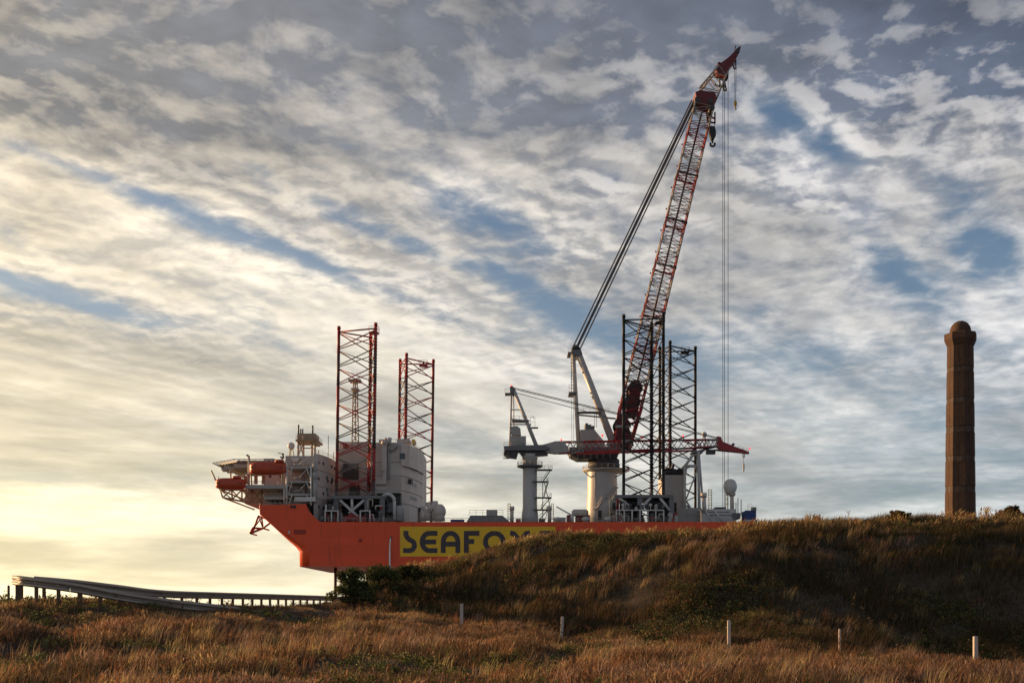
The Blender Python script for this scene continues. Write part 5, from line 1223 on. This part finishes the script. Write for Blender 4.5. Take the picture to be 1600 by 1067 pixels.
def plumes(name, pos, h, col, label, seed, lean=.75, wind=.10, head=.019, parent=None):
    """thin stem that bends over, with a flattened seed head at the end"""
    r = np.random.default_rng(seed); n = len(pos); z = ground_z(pos[:, 0], pos[:, 1]) - .03
    az = r.random(n) * 2 * np.pi; ln = r.random(n) * lean; dx = np.cos(az) * ln + wind; dy = np.sin(az) * ln
    def at(t): return np.stack([pos[:, 0] + dx * h * t * t, pos[:, 1] + dy * h * t * t, z + h * t * (1 - .2 * ln * t)], 1)
    fa = (r.random(n) - .5) * 2.4; side = np.stack([np.cos(fa), np.sin(fa), np.zeros(n)], 1)
    hw = (head * (.6 + .8 * r.random(n)))[:, None] * .5; sw = .004
    p0, p1, p2, p3 = at(0.), at(.66), at(.82), at(1.)
    V = np.stack([p0 - side * sw, p0 + side * sw, p1 + side * sw * .8, p1 - side * sw * .8, p2 - side * hw, p2 + side * hw, p3], 1)
    T = np.repeat(col[:, None], 7, 1).copy(); T[:, :4] *= .8
    base = np.arange(n)[:, None, None] * 7; tr = np.array([(0, 1, 2), (0, 2, 3), (3, 2, 5), (3, 5, 4), (4, 5, 6)])
    return mesh_arrays(name, V.reshape(-1, 3), (base + tr[None]).reshape(-1, 3), T.reshape(-1, 3), GRASS, label)
def do_grass():
    r = np.random.default_rng(8)
    # under-storey of the field: short, darkened to put the shade of the gaps into its colour
    p = scatter(190000, 17, 47, seed=1); p2 = scatter(60000, 40, 60, dens=lambda x, y: (x < -4) * 1.0, seed=2); p = np.concatenate([p, p2])
    x, y = p.T; n = len(p)
    h = (.12 + .22 * r.random(n)) * tuft_h(x, y); w = .012 + .016 * r.random(n)
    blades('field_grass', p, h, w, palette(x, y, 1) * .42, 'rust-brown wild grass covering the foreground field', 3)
    # flowering grass standing above it in drifts
    p = scatter(175000, 18, 52, seed=101, dens=lambda x, y: np.clip(.18 + 2.2 * fbm(x, y, 2.2, 4, 111), .05, 1) * ((slope_s(x, y) < .04) | (x < -9))); x, y = p.T; n = len(p)
    tone = 1.5 * fbm(x, y, 2.4, 4, 121)[:, None] + .38 * r.normal(size=(n, 1))
    col = np.where(tone > .75, PAL['straw'] * .95, np.where(tone > .25, PAL['tan'], np.where(tone > -.45, PAL['rust'] * 1.15, PAL['mauve'] * 1.1))) * (.28 + 1.25 * r.random((n, 1)) ** 1.4)
    h = (.13 + .30 * r.random(n)) * tuft_h(x, y) * .85
    plumes('seeding_grass', p, h, col, 'pale tan seeding grass standing in drifts over the field', 131)
    # dune slope and crest, tints cut down to deepen the slope's shade
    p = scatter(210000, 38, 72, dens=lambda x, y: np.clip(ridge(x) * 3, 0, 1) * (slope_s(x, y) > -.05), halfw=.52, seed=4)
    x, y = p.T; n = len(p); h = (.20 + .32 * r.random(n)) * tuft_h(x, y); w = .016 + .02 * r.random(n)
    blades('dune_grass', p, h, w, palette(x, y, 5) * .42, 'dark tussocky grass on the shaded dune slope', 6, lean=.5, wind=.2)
    # clumps of long stalks
    cc = scatter(2100, 22, 66, seed=12, dens=lambda x, y: np.clip(.25 + 1.2 * fbm(x, y, 5, 3, 81), .03, 1)); r = np.random.default_rng(14)
    k = 26; pos = np.repeat(cc, k, 0) + r.normal(0, .16, (len(cc) * k, 2)); x, y = pos.T; n = len(pos)
    base = np.stack([PAL['tan'], PAL['straw'], PAL['rust'] * 1.5, PAL['mauve'] * 1.4])[np.repeat(r.integers(0, 4, len(cc)), k)]
    hh = np.repeat(.30 + .5 * r.random(len(cc)), k) * (.6 + .5 * r.random(n)); hh = np.where((x < -8) & (y > 36), hh * .4, hh) * np.clip(tuft_h(x, y) + .3, .4, 1)
    blades('tussock_grass', pos, hh, .011 + .012 * r.random(n), base * (.6 + .7 * r.random((n, 1))), 'clumps of tall pale tussock grass stalks', 15, lean=.45, wind=.3)
    # seed heads standing along the ridge and scattered over the slope
    cc = scatter(520, 56, 72, seed=22, halfw=.55, dens=lambda x, y: (np.abs(slope_s(x, y) - .96) < .10) * (ridge(x) > .25) * np.clip(.35 + fbm(x, y, 3, 2, 91), 0, 1)); r = np.random.default_rng(24)
    k = 16; pos = np.repeat(cc, k, 0) + r.normal(0, .16, (len(cc) * k, 2)); x, y = pos.T; n = len(pos)
    hh = np.repeat(.35 + .6 * r.random(len(cc)) ** 2, k) * (.6 + .45 * r.random(n))
    plumes('ridge_stalks', pos, hh, (np.where(r.random((n, 1)) < .5, PAL['straw'], PAL['rust'])) * (.6 + .7 * r.random((n, 1))), 'ragged seed-head stalks along the dune ridge', 25, lean=.45, wind=.25, head=.05)
do_grass()
def weeds():
    "dry branching dock and ragwort stems, too many and too thin to count"
    cc = scatter(520, 20, 66, seed=201, dens=lambda x, y: np.clip(.1 + 1.3 * fbm(x, y, 4, 3, 205), .02, 1)); r = np.random.default_rng(202); V = []; Fc = []; T = []; k = 0
    z = ground_z(cc[:, 0], cc[:, 1])
    for (x, y), z0 in zip(cc, z):
        h = r.uniform(.35, .85) * (.55 if (x < -8 and y > 36) else 1); col = np.array([(.05, .03, .018), (.16, .075, .03), (.22, .14, .07)][r.integers(0, 3)]); lean = r.normal(0, .12, 2)
        segs = [((x, y, z0 - .05), (x + lean[0] * h, y + lean[1] * h, z0 + h), .006)]
        for b in range(r.integers(4, 9)):
            t = r.uniform(.35, .95); p = np.array(segs[0][0]) * (1 - t) + np.array(segs[0][1]) * t; an = r.random() * 6.28; L_ = h * r.uniform(.12, .3); segs.append((tuple(p), (p[0] + math.cos(an) * L_ * .6, p[1] + math.sin(an) * L_ * .6, p[2] + L_ * .8), .004))
            q = np.array(segs[-1][1])
            for m_ in range(3):
                o_ = r.normal(0, .022, 3) + q; s_ = r.uniform(.012, .026)
                V += [o_ + (-s_, 0, 0), o_ + (0, 0, -s_), o_ + (s_, 0, 0), o_ + (0, .3 * s_, s_ * 1.4)]; Fc.append((k, k + 1, k + 2, k + 3)); T += [col * 1.2] * 4; k += 4
        for p, q, w in segs:
            p, q = np.array(p), np.array(q); V += [p - (w, 0, 0), p + (w, 0, 0), q + (w * .6, 0, 0), q - (w * .6, 0, 0)]; Fc.append((k, k + 1, k + 2, k + 3)); T += [col] * 4; k += 4
    mesh_arrays('dry_weeds', np.array(V), np.array(Fc), np.array(T), LEAF, 'scattered dry branching weed stems in the grass', quads=True)
def leaf_cloud(centres, radii, per, size, cols, seed, flat=.8):
    r = np.random.default_rng(seed); V = []; T = []
    for c, rad, nleaf in zip(centres, radii, per):
        d = r.normal(size=(nleaf, 3)); d /= np.linalg.norm(d, axis=1, keepdims=True); q = d * (r.random((nleaf, 1)) ** .45) * rad * np.array([1, 1, flat]) + c
        t = r.normal(size=(nleaf, 3)); t /= np.linalg.norm(t, axis=1, keepdims=True); b = np.cross(t, r.normal(size=(nleaf, 3))); b /= np.linalg.norm(b, axis=1, keepdims=True)
        s = size * (.6 + .8 * r.random((nleaf, 1)))
        quad = np.stack([q - t * s, q + b * s * .45, q + t * s, q - b * s * .45], 1); V.append(quad)
        cc = cols[r.integers(0, len(cols), nleaf)] * (.6 + .8 * r.random((nleaf, 1))); T.append(np.repeat(cc[:, None], 4, 1))
    V = np.concatenate(V).reshape(-1, 3); T = np.concatenate(T).reshape(-1, 3); return V, np.arange(len(V)).reshape(-1, 4), T
def bush(px, ytop, wpx, D, label, seed, cols, size=.07):
    k = D / F; x = (px - 800) * k; zg_ = float(ground_z(x, D)); ht = (HY - ytop) * k - zg_; w = wpx * k
    o = thing('bush', (x, D, zg_), label, 'bush'); r = np.random.default_rng(seed); cs, rs, ns = [], [], []
    for i in range(46):
        a = r.random() * 6.28; rr_ = r.random() ** .6; h_ = r.random(); shrink = 1 - .55 * h_
        c = np.array([x + math.cos(a) * rr_ * w * .42 * shrink, D + math.sin(a) * rr_ * w * .4 * shrink, zg_ + ht * (.12 + .72 * h_)]); cs.append(c); rs.append(min(ht, 1.6) * r.uniform(.14, .26)); ns.append(int(r.uniform(110, 220)))
        g = MB() if i == 0 else g
        base = Vector((x + r.normal() * .12, D + r.normal() * .12, zg_ - .1)); mid = base.lerp(Vector(c), .5) + Vector((r.normal() * .08, r.normal() * .08, .05)); g.tube(base, mid, .03, .02, n=5); g.tube(mid, Vector(c), .02, .008, n=5)
    g.build('stems', WOOD, o)
    V, Fq, T = leaf_cloud(cs, rs, ns, size, cols, seed); V = V - np.array([x, D, zg_]); f = mesh_arrays('foliage', V, Fq, T, LEAF, None, parent=o, quads=True)
    return o
gcols = np.array([(.06, .08, .025), (.09, .10, .03), (.14, .13, .04), (.04, .05, .018)]); ocols = np.array([(.05, .045, .018), (.09, .05, .02), (.13, .06, .02), (.035, .04, .014)])
bush(548, 881, 96, 56, 'dark green leafy bush at the end of the guard rail, leftmost of the dune bushes', 41, gcols)
bush(596, 880, 96, 59, 'dark green bush between the guard rail bush and the rising dune', 42, gcols)
bush(640, 882, 84, 61, 'wide dark bush on the rising dune below the first letters of the ship name', 43, np.concatenate([gcols, ocols]))
bush(1578, 789, 60, 63, 'reddish ragged bush on the ridge right of the stone pillar', 44, ocols, .055)
bush(1405, 796, 64, 63, 'low rust-coloured bush on the ridge left of the stone pillar', 45, ocols, .055)
# low leafy scrub, uncountable, on the dune slope
def scrub():
    cc = scatter(1500, 39, 66, seed=52, dens=lambda x, y: np.clip(ridge(x) * 3, 0, 1) * (slope_s(x, y) > .02) * (slope_s(x, y) < .97) * np.clip(.2 + 1.4 * fbm(x, y, 5, 3, 95), 0, 1)); r = np.random.default_rng(53)
    z = ground_z(cc[:, 0], cc[:, 1]); rad = .22 + .35 * r.random(len(cc)); cen = np.stack([cc[:, 0], cc[:, 1], z + rad * .35], 1)
    V, Fq, T = leaf_cloud(cen, rad, np.full(len(cc), 70), .05, np.concatenate([gcols, ocols, gcols * .7, ocols * 1.8, gcols * 1.5]), 54, .7)  # brighter tint copies stand in for sunlit leaves
    mesh_arrays('dune_scrub', V, Fq, T, LEAF, 'low dark leafy scrub spread over the dune slope', quads=True)
    cc = scatter(900, 19, 46, seed=62, dens=lambda x, y: np.clip(-.15 + 1.8 * fbm(x, y, 4, 3, 96), 0, 1)); z = ground_z(cc[:, 0], cc[:, 1]); rad = .15 + .22 * r.random(len(cc)); cen = np.stack([cc[:, 0], cc[:, 1], z + rad * .3], 1)
    V, Fq, T = leaf_cloud(cen, rad, np.full(len(cc), 70), .045, np.array([(.10, .12, .03), (.07, .08, .025), (.20, .19, .05)]), 64, .6)
    mesh_arrays('field_herbs', V, Fq, T, LEAF, 'patches of low green herbs among the field grass', quads=True)
scrub()
weeds()
